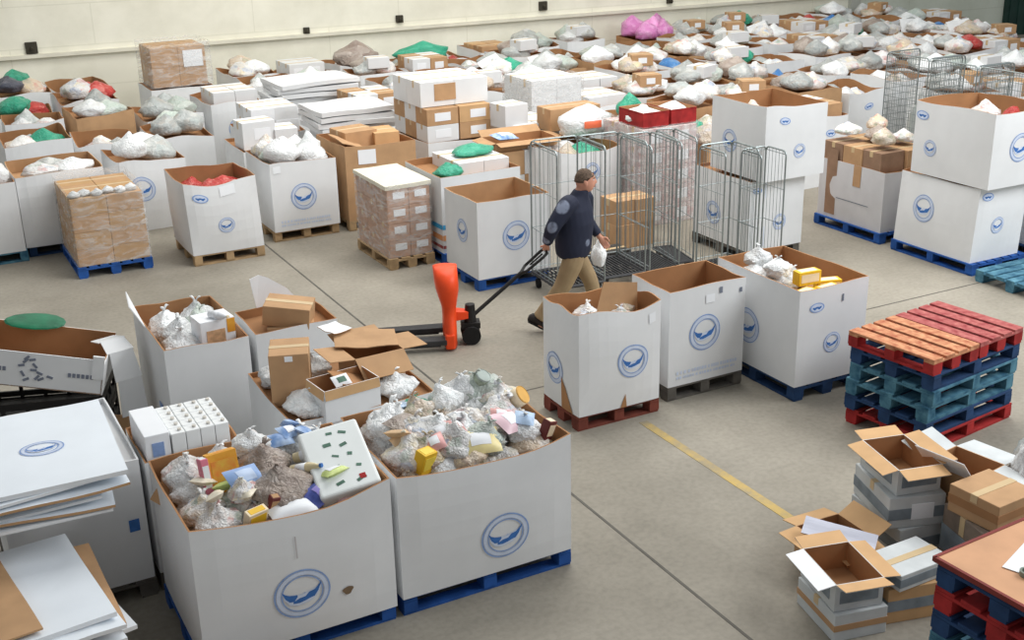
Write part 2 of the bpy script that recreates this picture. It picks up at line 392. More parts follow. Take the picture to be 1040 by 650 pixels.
# ------------------------------------------------------------------ bags and packs
W_ = srgb(236, 237, 238)
spots_mix = [srgb(205, 180, 150), srgb(225, 225, 220), srgb(200, 90, 80), srgb(235, 215, 160), srgb(150, 170, 200), srgb(240, 240, 240), srgb(120, 150, 120), srgb(215, 190, 175)]
spots_pale = [srgb(200, 205, 205), srgb(225, 225, 220), srgb(180, 190, 188), srgb(232, 230, 225), srgb(190, 180, 170)]
BAGS = {
 'white': bag_mat('bag_white', srgb(243, 245, 246), spots_pale, .35),
 'grey': bag_mat('bag_grey', srgb(178, 182, 180), spots_pale, .6),
 'pale green': bag_mat('bag_pale_green', srgb(196, 208, 198), spots_pale, .6),
 'clear': bag_mat('bag_clear', srgb(238, 236, 234), spots_mix, .62),
 'beige': bag_mat('bag_beige', srgb(208, 192, 172), spots_mix, .5),
 'brownish': bag_mat('bag_brownish', srgb(172, 158, 148), [srgb(150, 130, 115), srgb(190, 180, 170), srgb(130, 110, 100)], .7),
 'green': bag_mat('bag_green', srgb(52, 165, 132), [srgb(30, 120, 95), srgb(90, 190, 160)], .5),
 'blue': bag_mat('bag_blue', srgb(74, 140, 205), [srgb(50, 100, 180), srgb(170, 200, 230)], .5),
 'red': bag_mat('bag_red', srgb(188, 62, 56), [srgb(150, 40, 40), srgb(220, 150, 140)], .5),
 'pink': bag_mat('bag_pink', srgb(222, 140, 200), [srgb(200, 110, 170), srgb(240, 190, 225)], .5),
 'yellow': bag_mat('bag_yellow', srgb(232, 196, 70), [srgb(210, 160, 40), srgb(240, 225, 150)], .5),
 'dark': bag_mat('bag_dark', srgb(70, 72, 84), [srgb(40, 45, 70), srgb(120, 120, 130)], .5),
}
def bag_shape(seed, sub=4, knot=True):
    bm = bmesh.new(); bmesh.ops.create_icosphere(bm, subdivisions=sub, radius=1)
    rr = random.Random(seed); o = Vector((rr.uniform(-9, 9), rr.uniform(-9, 9), rr.uniform(-9, 9)))
    for v in bm.verts:
        d = v.co.normalized()
        n1 = noise.noise(d*1.3+o); n2 = noise.noise(d*2.9+o*1.7); n3 = noise.noise(d*6.+o*.6)
        r = .44*(1+.28*n1+.2*(abs(n2)-.25)+.12*(abs(n3)-.2))
        p = d*r
        if knot and d.z > .62:
            k = (d.z-.62)/.38; g = 1-k*.55*(.8+.5*n2); p.x *= g; p.y *= g; p.z += .16*k*k
        p.z = p.z*.8
        if p.z < -.2: p.z = -.2-(p.z+.2)*-.25
        v.co = p
    zmin = min(v.co.z for v in bm.verts)
    for v in bm.verts: v.co.z -= zmin
    me = bpy.data.meshes.new('bag'); bm.to_mesh(me); bm.free()
    for p in me.polygons: p.use_smooth = True
    me.materials.append(None); return me
def knot_shape(seed):
    rr = random.Random(seed); mb = MB()
    for s in (-1, 1):
        a = rr.uniform(0, PI)
        pts = [(0, 0, -.03), (s*.05*math.cos(a), .05*s*math.sin(a), .05), (s*.1*math.cos(a), .1*s*math.sin(a), .09), (s*.16*math.cos(a), .14*s*math.sin(a), .06+.05*rr.random())]
        mb.tube(pts, [.03, .035, .045, .012], 7, flat=.5)
    me = mb.mesh('knot', True); me.materials.append(None); return me
NEARB = [bag_shape(s, 4) for s in range(9)]
FARB = [bag_shape(100+s, 3) for s in range(9)]
KNOTS = [knot_shape(s) for s in range(5)]
def setm(o, m):
    o.material_slots[0].link = 'OBJECT'; o.material_slots[0].material = m
def bag(label, colour, loc, size=(.4, .4, .36), rz=None, group=None, near=True, tilt=0, name='grocery_bag', cat='bag', knot=None):
    me = RND.choice(NEARB if near else FARB)
    o = put(name, me, None, loc, (RND.uniform(-tilt, tilt), RND.uniform(-tilt, tilt), RND.uniform(0, 6.28) if rz is None else rz))
    o.scale = (size[0]/.9, size[1]/.9, size[2]/.75); setm(o, BAGS[colour]); tag(o, label, cat, group)
    settle(o)
    if knot if knot is not None else near:
        k = put('knot', RND.choice(KNOTS), o, (0, 0, .72)); setm(k, BAGS[colour])
    return o

def settle(o):
    """keep whatever part of a soft bag hangs below a box's rim inside that box's walls"""
    if not BOXES: return
    for bx, by, W, D, top, rz in BOXES:
        c, s = math.cos(rz), math.sin(rz); dx, dy = o.location.x-bx, o.location.y-by
        lx, ly = dx*c+dy*s, -dx*s+dy*c
        if not (0 < lx < W and 0 < ly < D and top-.6 < o.location.z < top+.02): continue
        for _ in range(3):
            R_ = Matrix.Translation(o.location) @ o.rotation_euler.to_matrix().to_4x4() @ Matrix.Diagonal((*o.scale, 1))
            xs, ys = [], []
            for v in o.data.vertices:
                p = R_ @ v.co
                if p.z < top+.015:
                    a, b = p.x-bx, p.y-by; xs.append(a*c+b*s); ys.append(-a*s+b*c)
            if not xs: return
            m = .03; k = min(1, (W-2*m)/max(.01, max(xs)-min(xs)), (D-2*m)/max(.01, max(ys)-min(ys)))
            if k < 1: o.scale = (o.scale[0]*k*.98, o.scale[1]*k*.98, o.scale[2]); continue
            sx = max(0, m-min(xs)) - max(0, max(xs)-(W-m)); sy = max(0, m-min(ys)) - max(0, max(ys)-(D-m))
            o.location.x += sx*c-sy*s; o.location.y += sx*s+sy*c
            break
        return

def brick(label, loc, d, m, rz=0, group=None, name='food_carton', cat='carton', panel=None, rot=None, cap=None):
    """upright pack with a printed front panel and (optionally) a screw cap"""
    t = thing(name, label, cat, loc, rz, group, rot)
    bevel(MB().box((0, 0, d[2]/2), d).build('pack', m, t), .004)
    if panel:
        p = MB()
        p.box((0, -d[1]/2-.001, d[2]*.52), (d[0]*.8, .003, d[2]*.6), mi=0)
        p.box((0, 0, d[2]+.0005), (d[0]*.75, d[1]*.7, .003), mi=0)
        p.build('printed_panel', panel, t)
    if cap: MB().lathe([(.012, 0), (.014, .002), (.014, .014), (.0, .015)], 10, (d[0]*.2, 0, d[2])).build('cap', cap, t)
    return t
def bottle(label, loc, r, h, m, capm, labm, rot=(0, 0, 0), group=None):
    t = thing('bottle', label, 'bottle', loc, 0, group, rot)
    MB().lathe([(r*.9, 0), (r, .02*h), (r, .6*h), (r*.85, .7*h), (r*.4, .86*h), (r*.36, .95*h)], 14).build('body', m, t, smooth=True)
    MB().lathe([(r*.42, .93*h), (r*.42, h), (r*.05, h+.001)], 12).build('cap', capm, t)
    MB().lathe([(r*1.02, .2*h), (r*1.02, .52*h)], 14).build('paper_band', labm, t, smooth=True)
    return t
def can(label, loc, r, h, m, labm, rot=(0, 0, 0), group=None):
    t = thing('food_can', label, 'can', loc, 0, group, rot)
    MB().lathe([(r*.98, 0), (r, .005), (r, h-.005), (r*.96, h), (r*.9, h-.004), (.001, h-.004)], 16).build('tin', m, t)
    MB().lathe([(r*1.015, .12*h), (r*1.015, .88*h)], 16).build('paper_band', labm, t, smooth=True)
    return t
def pouch(label, loc, d, m, rot=(0, 0, 0), group=None, name='food_packet', panel=None):
    n = 8; vs = []; mb = MB()
    def P(i, j, s):
        u, v = i/n, j/n; h = (math.sin(PI*u)*math.sin(PI*v))**.5
        return ((u-.5)*d[0], (v-.5)*d[1], s*d[2]/2*h*(1+.25*noise.noise(Vector((u*3, v*3, d[0]*50+s)))))
    for s in (1, -1):
        g = [P(i, j, s) for j in range(n+1) for i in range(n+1)]
        fs = [(j*(n+1)+i, j*(n+1)+i+1, (j+1)*(n+1)+i+1, (j+1)*(n+1)+i) for j in range(n) for i in range(n)]
        mb.add(g, fs if s > 0 else [tuple(reversed(q)) for q in fs])
    o = mb.build(name, m, None, loc, rot, True); tag(o, label, 'packet', group)
    if panel:
        k = [P(i, j, 1) for j in range(2, 7) for i in range(2, 7)]
        q = MB().add([(a, b, c+.002) for a, b, c in k], [(j*5+i, j*5+i+1, (j+1)*5+i+1, (j+1)*5+i) for j in range(4) for i in range(4)])
        q.build('printed_panel', panel, o, smooth=True)
    return o

def carton(label, loc, d, m=None, rz=0, group=None, rot=None, lab=None, name='cardboard_carton', tape=True, stripe=None):
    """closed carton: body, tape along the lid seam, optional paper label on the front"""
    t = thing(name, label, 'carton', loc, rz, group, rot); m = m or kraft
    bevel(MB().box((0, 0, d[2]/2), d).build('carton_body', m, t), .005)
    if tape:
        tp = MB(); tp.box((0, 0, d[2]+.001), (d[0]*1.002, .055, .003)); tp.box((-d[0]/2-.001, 0, d[2]*.86), (.003, .055, d[2]*.28)); tp.box((d[0]/2+.001, 0, d[2]*.86), (.003, .055, d[2]*.28))
        tp.build('tape', tape_m, t)
    if lab:
        MB().box((d[0]*lab[0], -d[1]/2-.002, d[2]*lab[1]), (d[0]*lab[2], .004, d[2]*lab[3])).build('paper_label', paper, t)
    if stripe:
        for zz, hh, sm in stripe:
            s = MB(); s.box((0, 0, d[2]*zz), (d[0]+.006, d[1]+.006, d[2]*hh)); s.build('colour_band', sm, t)
    return t
def open_carton(label, loc, d, rz=0, mo=None, mi=None, angs=(60, 60, 60, 60), group=None, rot=None, fl=.45, flm=None, band=None):
    """open carton: walls and base, four hinged flaps (degrees from straight up, outward)"""
    t = thing('open_carton', label, 'carton', loc, rz, group, rot); mo = mo or kraft; mi = mi or kraft_light
    w, dd, h = d; k = .006; b = MB()
    def wall(c, s): b.box(c, s)
    # outer skin material 0, inner material 1
    for sx, sy, L_ in ((0, -1, w), (1, 0, dd), (0, 1, w), (-1, 0, dd)):
        if sx == 0:
            b.box((0, sy*(dd/2-k/2), h/2), (w, k, h), mi=0); b.box((0, sy*(dd/2-k-.001), h/2), (w-2*k, .002, h), mi=1)
        else:
            b.box((sx*(w/2-k/2), 0, h/2), (k, dd-2*k, h), mi=0); b.box((sx*(w/2-k-.001), 0, h/2), (.002, dd-2*k-.004, h), mi=1)
    b.box((0, 0, .004), (w-2*k, dd-2*k, .006), mi=1)
    b.build('carton_body', [mo, kraft_dark], t)
    if band:
        q = MB(); q.box((0, -dd/2-.002, h*.5), (w*.8, .003, h*.45)); q.box((-w/2-.002, 0, h*.5), (.003, dd*.7, h*.45)); q.build('printed_panel', band, t)
    for i, (sx, sy) in enumerate(((0, -1), (1, 0), (0, 1), (-1, 0))):
        a = math.radians(angs[i]); L_ = (w if sx == 0 else dd)*.985; fd = fl*min(w, dd)
        o = Vector((sx*w/2, sy*dd/2, h)); out = Vector((sx, sy, 0))*math.sin(a) + Vector((0, 0, 1))*math.cos(a)
        al = Vector((-sy, sx, 0))
        q = [o-al*L_/2, o+al*L_/2, o+al*L_/2+out*fd, o-al*L_/2+out*fd]
        m2 = MB(); m2.slab(q, .003, 1); m2.slab([p+(q[1]-q[0]).cross(q[3]-q[0]).normalized()*.003 for p in q], .003, 0)
        fm = flm[i] if flm and flm[i] else None
        m2.build('flap', [fm or mo, fm or mi], t)
    return t
def sheet(label, loc, w, d, th, m, rz=0, group=None, rot=None, warp=.02, seed=0, name='flattened_carton', cat='carton', em=None, edge=None):
    n = 6; top = []; bot = []
    for j in range(n+1):
        for i in range(n+1):
            u, v = i/n-.5, j/n-.5; z = warp*noise.noise(Vector((u*1.8, v*1.8, seed*2.3)))
            top.append((u*w, v*d, z+th)); bot.append((u*w, v*d, z))
    q = [(j*(n+1)+i, j*(n+1)+i+1, (j+1)*(n+1)+i+1, (j+1)*(n+1)+i) for j in range(n) for i in range(n)]
    mb = MB(); mb.add(top, q, 0); mb.add(bot, [tuple(reversed(f)) for f in q], 0)
    ring = [i for i in range(n)] + [i*(n+1)+n for i in range(n)] + [n*(n+1)+n-i for i in range(n)] + [(n-i)*(n+1) for i in range(n)]
    mb.add([top[i] for i in ring]+[bot[i] for i in ring], [((i+1) % len(ring), i, len(ring)+i, len(ring)+(i+1) % len(ring)) for i in range(len(ring))], 1)
    o = mb.build(name, [m, edge or kraft], None, loc, rot or (0, 0, rz)); tag(o, label, cat, group)
    if em:
        e = MB()
        for pts, mi in emblem_polys(em[2]): e.add([(em[0]+a*1.05, em[1]+b*.8, th+warp*noise.noise(Vector(((em[0]+a)/w*1.8, (em[1]+b)/d*1.8, seed*2.3)))+.004) for a, b in pts], [tuple(range(len(pts)))], mi)
        e.build('printed_emblem', EM_M, o)
    return o
def film_mat():
    m = bpy.data.materials.new('stretch_film'); m.use_nodes = True
    nt = m.node_tree; N = nt.nodes; L = nt.links; b = N['Principled BSDF']
    b.inputs['Base Color'].default_value = (.85, .86, .86, 1); b.inputs['Roughness'].default_value = .22
    nz = N.new('ShaderNodeTexNoise'); nz.inputs['Scale'].default_value = 4; nz.inputs['Detail'].default_value = 4; nz.inputs['Distortion'].default_value = 1.5
    tc = N.new('ShaderNodeTexCoord'); mp = N.new('ShaderNodeMapping'); mp.inputs['Scale'].default_value = (1, 1, 3)
    L.new(tc.outputs['Object'], mp.inputs['Vector']); L.new(mp.outputs['Vector'], nz.inputs['Vector'])
    mr = N.new('ShaderNodeMapRange'); mr.inputs['From Min'].default_value = .4; mr.inputs['From Max'].default_value = .7; mr.inputs['To Min'].default_value = .08; mr.inputs['To Max'].default_value = .5
    L.new(nz.outputs['Fac'], mr.inputs['Value']); L.new(mr.outputs['Result'], b.inputs['Alpha'])
    bp = N.new('ShaderNodeBump'); bp.inputs['Strength'].default_value = .4; L.new(nz.outputs['Fac'], bp.inputs['Height']); L.new(bp.outputs['Normal'], b.inputs['Normal'])
    return m
FILM = film_mat()
def film(label, x, y, z, W, D, H, seed=0):
    sh = BoxShape(W, D, H, bulge=.012, seed=seed, rim=0)
    n, K = 9, 8; mb = MB()
    mb.loft([[sh.pos(sd, i/n, k/K) for sd in range(4) for i in range(n)] for k in range(K+1)], 0, caps=False)
    o = mb.build('stretch_film', FILM, None, (x, y, z), smooth=True); return tag(o, label, 'film')
# ------------------------------------------------------------------ white boxes in the middle of the floor
P2 = PI/2
def mid_boxes():
    pallet('red-brown half pallet under the bulging box with torn corner', (5.45, 8.62, 0), 0, wood_redbrown, .86, .62)
    t, sh = pallet_box('bulging white pallet box on a red-brown pallet, nearest the walking man', 5.02, 8.3, .85, .62, .95, fill=.72, bulge=.045, dip={0: .05}, rim=.05, seed=1,
        prints=[('E', 0, .63, .47, .165), ('E', 3, .42, .36, .15), ('P', 0, .88, .83, .07, .09, paper)])
    tr = MB(); tr.add([sh.pos(3, .55, .0, .006), sh.pos(3, .85, .0, .006), sh.pos(3, .72, .22, .006), sh.pos(3, .62, .34, .006)], [(0, 1, 2, 3)]); tr.build('torn_patch', kraft_dark, t)
    tr = MB(); tr.add([sh.pos(0, .5, .0, .005), sh.pos(0, .58, .0, .005), sh.pos(0, .55, .15, .005)], [(0, 1, 2)]); tr.build('torn_patch', kraft_dark, t)
    # loose flaps standing inside its mouth
    MB().slab([(.35, .33, .70), (.8, .3, .7), (.82, .34, 1.02), (.5, .4, 1.06)], .006).build('inner_flap', kraft, t)
    for i, (x, y, c) in enumerate(((5.25, 8.5, 'white'), (5.55, 8.48, 'clear'), (5.7, 8.68, 'beige'), (5.36, 8.72, 'clear'))):
        bag(f'{c} packet bag ' + ('near the front rim, ' if i == 1 else '') + 'low inside the bulging white box', c, (x, y, .865), (.26, .24, .17), near=True)
    pallet('dark grey half pallet under the narrow white box', (6.49, 8.74, 0), 0, wood_grey, .86, .62)
    t, sh = pallet_box('narrow empty white pallet box with large emblem, between bulging box and long box', 6.06, 8.43, .86, .62, .94, fill=.05, bulge=.008, seed=2, rim=.015,
        prints=[('E', 0, .46, .48, .175), ('T', 0, .5, .13, .68), ('P', 0, .52, .80, .1, .08, paper), ('P', 0, .66, .86, .035, .06, grey_ink, 'ink_mark'), ('P', 0, .93, .83, .03, .045, grey_ink, 'ink_mark')])
    pallet('dark blue pallet under the long white box with yellow packs', (7.47, 8.44, 0), P2, wood_navy, 1.2, .82)
    t, sh = pallet_box('long white pallet box with yellow and white packs, beside the pallet stack', 7.06, 7.84, .82, 1.2, .94, fill=.76, bulge=.01, seed=3, rim=.015,
        prints=[('E', 3, .42, .40, .175), ('O', 0, .25, .76, .085), ('E', 0, .5, .38, .1), ('P', 0, .62, .80, .02, .07, grey_ink, 'ink_mark')])
    ym = mat('pack_yellow', srgb(236, 190, 48), .5, .12, 8.); ym2 = mat('pack_cream', srgb(240, 222, 190), .5, .1, 8.)
    for i, (x, y, z) in enumerate(((7.22, 7.96, .905), (7.48, 7.95, .905), (7.36, 8.1, 1.035), (7.62, 8.1, .905))):
        brick('yellow food pack lying in the long white box', (x, y, z), (.24, .11, .13), ym, .3-.2*i, 'yellow packs in the long white box', panel=ym2)
    for i, (x, y, z) in enumerate(((7.22, 8.3, .9), (7.22, 8.52, .9), (7.46, 8.42, .9), (7.27, 8.4, 1.04), (7.46, 8.64, .9), (7.22, 8.72, .9), (7.36, 8.8, 1.03))):
        bag('white packet bag heaped in the long white box', 'white', (x, y, z), (.28, .26, .19), group='white packets in the long white box')
mid_boxes()

# ------------------------------------------------------------------ the two big front boxes
def front_boxes():
    pallet('bright blue pallet under the front box of grocery bags', (3.2, 6.98, 0), 0, wood_blue, 1.3, 1.0)
    pallet('bright blue pallet under the stained front box', (1.84, 6.98, 0), 0, wood_blue, 1.3, 1.0)
    t, sh = pallet_box('white pallet box heaped with pale grocery bags on bright blue pallet', 2.54, 6.46, 1.3, 1.0, .92, fill=.62, bulge=.035, dip={0: .07, 1: .03}, rim=.03, seed=4, prints=[('E', 0, .585, .31, .185)])
    # E
    t, sh = pallet_box('white pallet box of mixed groceries with brown stain beside its emblem', 1.2, 6.42, 1.28, 1.06, .92, fill=.62, bulge=.03, dip={0: .05, 1: .02}, rim=.03, seed=5,
        prints=[('E', 0, .50, .345, .185), ('P', 0, .49, .7, .008, .16, mat('ink_faint', srgb(186, 180, 180), .7, .05, 9.), 'ink_mark')])
    st = [([(.035*math.cos(a)*(1+.25*math.sin(3*a)), .032*math.sin(a)) for a in [2*PI*k/16 for k in range(16)]], 0)]
    sh.decal(0, .735, .26/.92, st, [stain_m], t, 'brown_stain', .005)
    # heap of bags in D: outer ring then a crown
    r = random.Random(21)
    g = 'grocery bags in the front box'
    cols = ['white', 'clear', 'clear', 'white', 'beige', 'clear', 'pale green', 'white', 'clear']
    lab = {'white': 'white knotted grocery bag heaped in the front box on bright blue pallet', 'clear': 'see-through bag of groceries heaped in the front box on bright blue pallet',
           'beige': 'beige bag of bread heaped in the front box on bright blue pallet', 'pale green': 'pale green bag heaped in the front box on bright blue pallet'}
    n = 0
    for lay, (z, nx, ny, mx) in enumerate(((.77, 5, 4, .1), (.88, 5, 4, .12), (.98, 4, 3, .24))):
        for j in range(ny):
            for i in range(nx):
                x = 2.54+mx+.05+(1.3-2*mx-.1)*i/(nx-1)+r.uniform(-.04, .04); y = 6.46+mx+.02+(1.0-2*mx-.04)*j/(ny-1)+r.uniform(-.03, .03)
                edge = min(x-2.54, 3.84-x, y-6.46, 7.46-y)
                zz = z + (.05*(j/(ny-1)) if lay else 0) - (.04 if edge < .2 and lay == 1 else 0) + r.uniform(-.02, .03)
                c = cols[n % len(cols)] if r.random() < .8 else r.choice(cols); n += 1
                s = r.uniform(.27, .36)
                bag(lab[c], c, (x, y, zz), (s, s*r.uniform(.8, 1.05), s*r.uniform(.62, .8)), group=g+' '+c, tilt=.35)
    bag('large white bag bulging over the left back edge of the front bag box', 'white', (2.82, 7.2, .94), (.42, .38, .3))
    bag('clear bag stuffed between the two front boxes', 'clear', (2.62, 6.75, .92), (.32, .36, .28))
    ym = mat('pack_yellow', (1, 1, 1)); dk = mat('pack_green_dark', srgb(42, 82, 52), .5, .2, 9.)
    brick('yellow food pack at the front rim of the front bag box', (2.79, 6.62, .97), (.12, .09, .16), ym, .5, panel=mat('pack_gold', srgb(240, 214, 80), .5, .1, 9.), rot=(.25, .1, .4))
    can('dark green topped jar lying between bags near the yellow pack', (2.86, 6.78, 1.08), .045, .12, dk, paper, (1.1, .3, .4))
    can('clear jar with olive-grey contents on top of the bag heap', (3.5, 7.22, 1.2), .06, .12, mat('jar_glass', srgb(176, 186, 180), .15, .2, 8., spec=.6), mat('jar_olive', srgb(150, 160, 142), .4, .5, 30.), (.5, .35, 0))
    bag('white bag crowning the back of the front bag heap', 'white', (3.4, 7.26, 1.06), (.3, .3, .24))
    bag('clear bag with pale noodles on top of the front bag heap', 'clear', (3.62, 7.12, 1.06), (.32, .28, .2))
    can('gold tin lid among the bags at the back of the front bag heap', (3.68, 6.98, 1.14), .07, .09, mat('tin_gold', srgb(226, 176, 96), .4, .1, 8.), mat('pack_cream', (1, 1, 1)), (.9, .2, .6))
    brick('dark maroon coffee pack at the right rim of the front bag box', (3.72, 6.62, .98), (.08, .07, .14), mat('pack_maroon', srgb(112, 52, 48), .5, .15, 9.), .4, panel=mat('pack_cream', (1, 1, 1)), rot=(.2, .3, .4), name='coffee_pack', cat='pack')
    pouch('pink printed packet slumped on the right of the front bag heap', (3.5, 6.72, 1.12), (.26, .2, .09), mat('pack_pale_pink', srgb(228, 196, 204), .35, .1, 7.), (.5, .2, .5), panel=paper)
    pouch('yellow and white pasta packet near the front of the bag heap', (3.22, 6.62, 1.08), (.28, .2, .09), mat('pack_pale_yellow', srgb(236, 220, 160), .35, .12, 9.), (.55, 0, -.2), panel=paper)
    pouch('brown bread packet at the left back of the bag heap', (2.85, 7.03, 1.14), (.28, .2, .1), BAGS['brownish'], (.2, .1, .6))
    bag('small green bag at the back of the front bag heap', 'green', (3.05, 7.3, 1.08), (.18, .18, .12))
    # heap in E
    L = [(x, y, c) for x, y, c in ((1.35, 6.62, 'brownish'), (1.68, 6.6, 'clear'), (2.0, 6.62, 'brownish'), (2.3, 6.62, 'clear'), (1.35, 6.95, 'clear'), (1.7, 6.95, 'brownish'), (2.05, 6.95, 'clear'), (2.32, 6.98, 'white'), (1.4, 7.28, 'clear'), (1.72, 7.28, 'white'), (2.05, 7.3, 'clear'), (2.32, 7.28, 'white'))]
    gl = {'brownish': 'grey-brown grocery bag low in the stained front box', 'clear': 'see-through grocery bag low in the stained front box', 'white': 'white grocery bag low in the stained front box'}
    for x, y, c in L: bag(gl[c], c, (x, y, .77), (.38, .38, .27), group='bags low in the stained box '+c)
    for i, (x, y) in enumerate(((1.36, 6.8), (1.3, 7.05), (1.42, 6.6), (1.62, 6.8))):
        bag('crumpled grey-white bag at the left rim of the stained front box', ['clear', 'white', 'clear', 'clear'][i], (x, y, .91), (.26, .3, .2), group='bags at the left rim of the stained box')
    om = mat('pack_orange', srgb(232, 150, 48), .5, .14, 7., col2=srgb(240, 180, 70))
    brick('orange cereal box with pink side standing in the stained front box', (1.58, 6.98, .98), (.2, .07, .27), om, .12, panel=mat('pack_orange_yellow', srgb(240, 196, 80), .5, .15, 14., col2=srgb(226, 130, 60)), name='cereal_box', cat='box', rot=(-.25, 0, .12))
    brick('narrow pink pack beside the orange cereal box', (1.46, 6.96, 1.0), (.05, .08, .24), mat('pack_pink', srgb(226, 130, 150), .5, .1, 8.), .12, panel=paper, rot=(-.25, 0, .12))
    bag('large grey-brown bag of bread on top of the stained front box heap', 'brownish', (1.86, 6.74, .95), (.46, .4, .27), rz=.4)
    bag('second grey-brown bag behind the large bread bag', 'brownish', (1.86, 7.04, .98), (.36, .34, .25))
    bag('small pale bag on the bread bags behind the cereal box', 'white', (1.82, 7.2, 1.1), (.26, .26, .18))
    bag('pale blue bag beside the orange cereal box', 'clear', (1.62, 6.72, 1.05), (.22, .18, .14))
    pouch('pale blue packet leaning in front of the orange cereal box', (1.66, 6.8, 1.14), (.24, .18, .08), mat('pack_pale_blue', srgb(150, 178, 222), .4, .12, 8.), (.5, .1, .3), panel=mat('pack_sky', srgb(190, 208, 236), .4, .1, 8.))
    pouch('white rolled packet at the front rim of the stained box', (1.86, 6.52, 1.0), (.3, .14, .09), paper, (.2, .05, .1))
    brick('yellow and white snack pack at the front rim of the stained box', (1.62, 6.52, .95), (.14, .06, .13), mat('pack_cream', (1, 1, 1)), .3, panel=ym, rot=(.3, 0, .3))
    brick('dark chocolate pack beside the rolled white packet', (1.74, 6.58, .98), (.06, .05, .13), mat('pack_maroon', (1, 1, 1)), .2, rot=(.3, .2, .2), panel=kraft)
    tm = mat('tray_white', srgb(236, 240, 238), .5, .03, 5.); gm = mat('print_green', srgb(86, 120, 104), .6, .3, 16.)
    t = thing('milk_tray', 'white shrink-wrapped tray of milk packs with green print, tilted on the stained box', 'tray', (2.28, 6.78, 1.04), 0, None, (.42, -.12, -.12))
    bevel(MB().box((0, 0, .07), (.4, .56, .14)).build('wrapped_pack', tm, t), .02, 3)
    p = MB()
    for k in range(5):
        for q in range(2): p.box((-.02+.1*q+r.uniform(-.03, .03), -.2+.1*k+r.uniform(-.02, .02), .1415), (r.uniform(.03, .07), r.uniform(.012, .03), .003), rz=r.uniform(-.5, .5))
    p.build('marking', gm, t)
    MB().box((.1, -.2, .1415), (.04, .04, .004)).build('red_mark', wood_red, t)
    for i, (x, y, z, c) in enumerate(((2.02, 7.2, 1.1, 0), (2.1, 7.25, 1.12, 1), (2.2, 7.22, 1.11, 0), (2.14, 7.35, 1.12, 0))):
        pouch('blue and white packet heaped at the back of the stained front box', (x, y, z+.05), (.17, .12, .06), mat('pack_blue', srgb(88, 138, 206), .4, .25, 12., col2=srgb(190, 210, 236)), (.4, .2*i, .5*i), 'blue packets on the stained box', panel=paper if c else None)
    for i, (x, y, z) in enumerate(((1.98, 6.86, 1.0), (2.04, 6.98, 1.02))):
        bottle(['tan capped bottle lying between bread bags and milk tray', 'cream bottle lying behind the tan capped bottle'][i], (x, y, z+.08), .035, .24, mat('bottle_cream', srgb(224, 208, 168), .3, .1, 8.), blue_dark, paper, (1.25, .1, .7+.3*i))
    pouch('dark blue packet with lilac print at the right front rim of the stained box', (2.08, 6.6, 1.02), (.24, .16, .09), mat('pack_navy', srgb(52, 70, 140), .4, .25, 9., col2=srgb(110, 120, 200)), (.5, -.1, .5), panel=mat('pack_lilac', srgb(150, 140, 210), .4, .2, 9.))
    pouch('teal packet wedged under the bottles in the stained box', (2.02, 6.74, 1.02), (.2, .16, .09), mat('pack_teal', srgb(70, 130, 130), .4, .2, 9.), (.5, .2, .2))
    pouch('reddish striped packet at the right rim of the stained box', (2.28, 6.58, 1.0), (.3, .14, .08), mat('pack_rose', srgb(196, 160, 160), .4, .2, 9.), (.35, -.15, .45), panel=paper)
    sheet('brown cardboard flap folded over the left rim of the stained box', (1.3, 7.1, .93), .16, .36, .006, kraft, 0, None, (.5, -.75, .35), .02, 3, 'cardboard_flap', 'flap')
    # fill out the back of the stained box and roughen both heaps with single packets
    for i, (x, y, z, c, sz) in enumerate(((1.34, 7.3, .93, 'clear', .34), (1.62, 7.3, .95, 'white', .34), (1.9, 7.3, .95, 'clear', .34), (2.2, 7.3, .95, 'white', .36), (2.36, 7.2, .93, 'white', .28), (1.34, 7.16, .93, 'white', .3))):
        bag(f'{"see-through" if c == "clear" else "white"} bag along the back of the stained front box', c, (x, y, z), (sz, sz, .24), group='bags along the back of the stained box '+c)
    rr = random.Random(4); cs = [('pale cream', srgb(232, 222, 200)), ('rose', srgb(214, 160, 156)), ('pale blue', srgb(178, 200, 226)), ('lime', srgb(196, 210, 130)), ('tan', srgb(204, 170, 130)), ('silver', srgb(206, 208, 210))]
    for i in range(18):
        nm, c = cs[i % 6]; front = i % 3 != 0
        if front: x, y, z = rr.uniform(2.7, 3.7), rr.uniform(6.62, 7.3), 1.13+rr.uniform(0, .05); bx = 'bag-filled front box'
        else: x, y, z = rr.uniform(1.4, 2.3), rr.uniform(6.6, 7.2), 1.08+rr.uniform(0, .05); bx = 'stained front box'
        pouch(f'{nm} food packet lying loose on the heap in the {bx}', (x, y, z), (rr.uniform(.13, .2), rr.uniform(.1, .15), .06), mat('loose_'+nm.replace(' ', '_'), c, .35, .2, 14., col2=tuple(min(1, q*1.25) for q in c)), (rr.uniform(-.5, .6), rr.uniform(-.4, .4), rr.uniform(0, 3)), f'{nm} loose packets in the {bx}', panel=paper if i % 2 else None)
front_boxes()
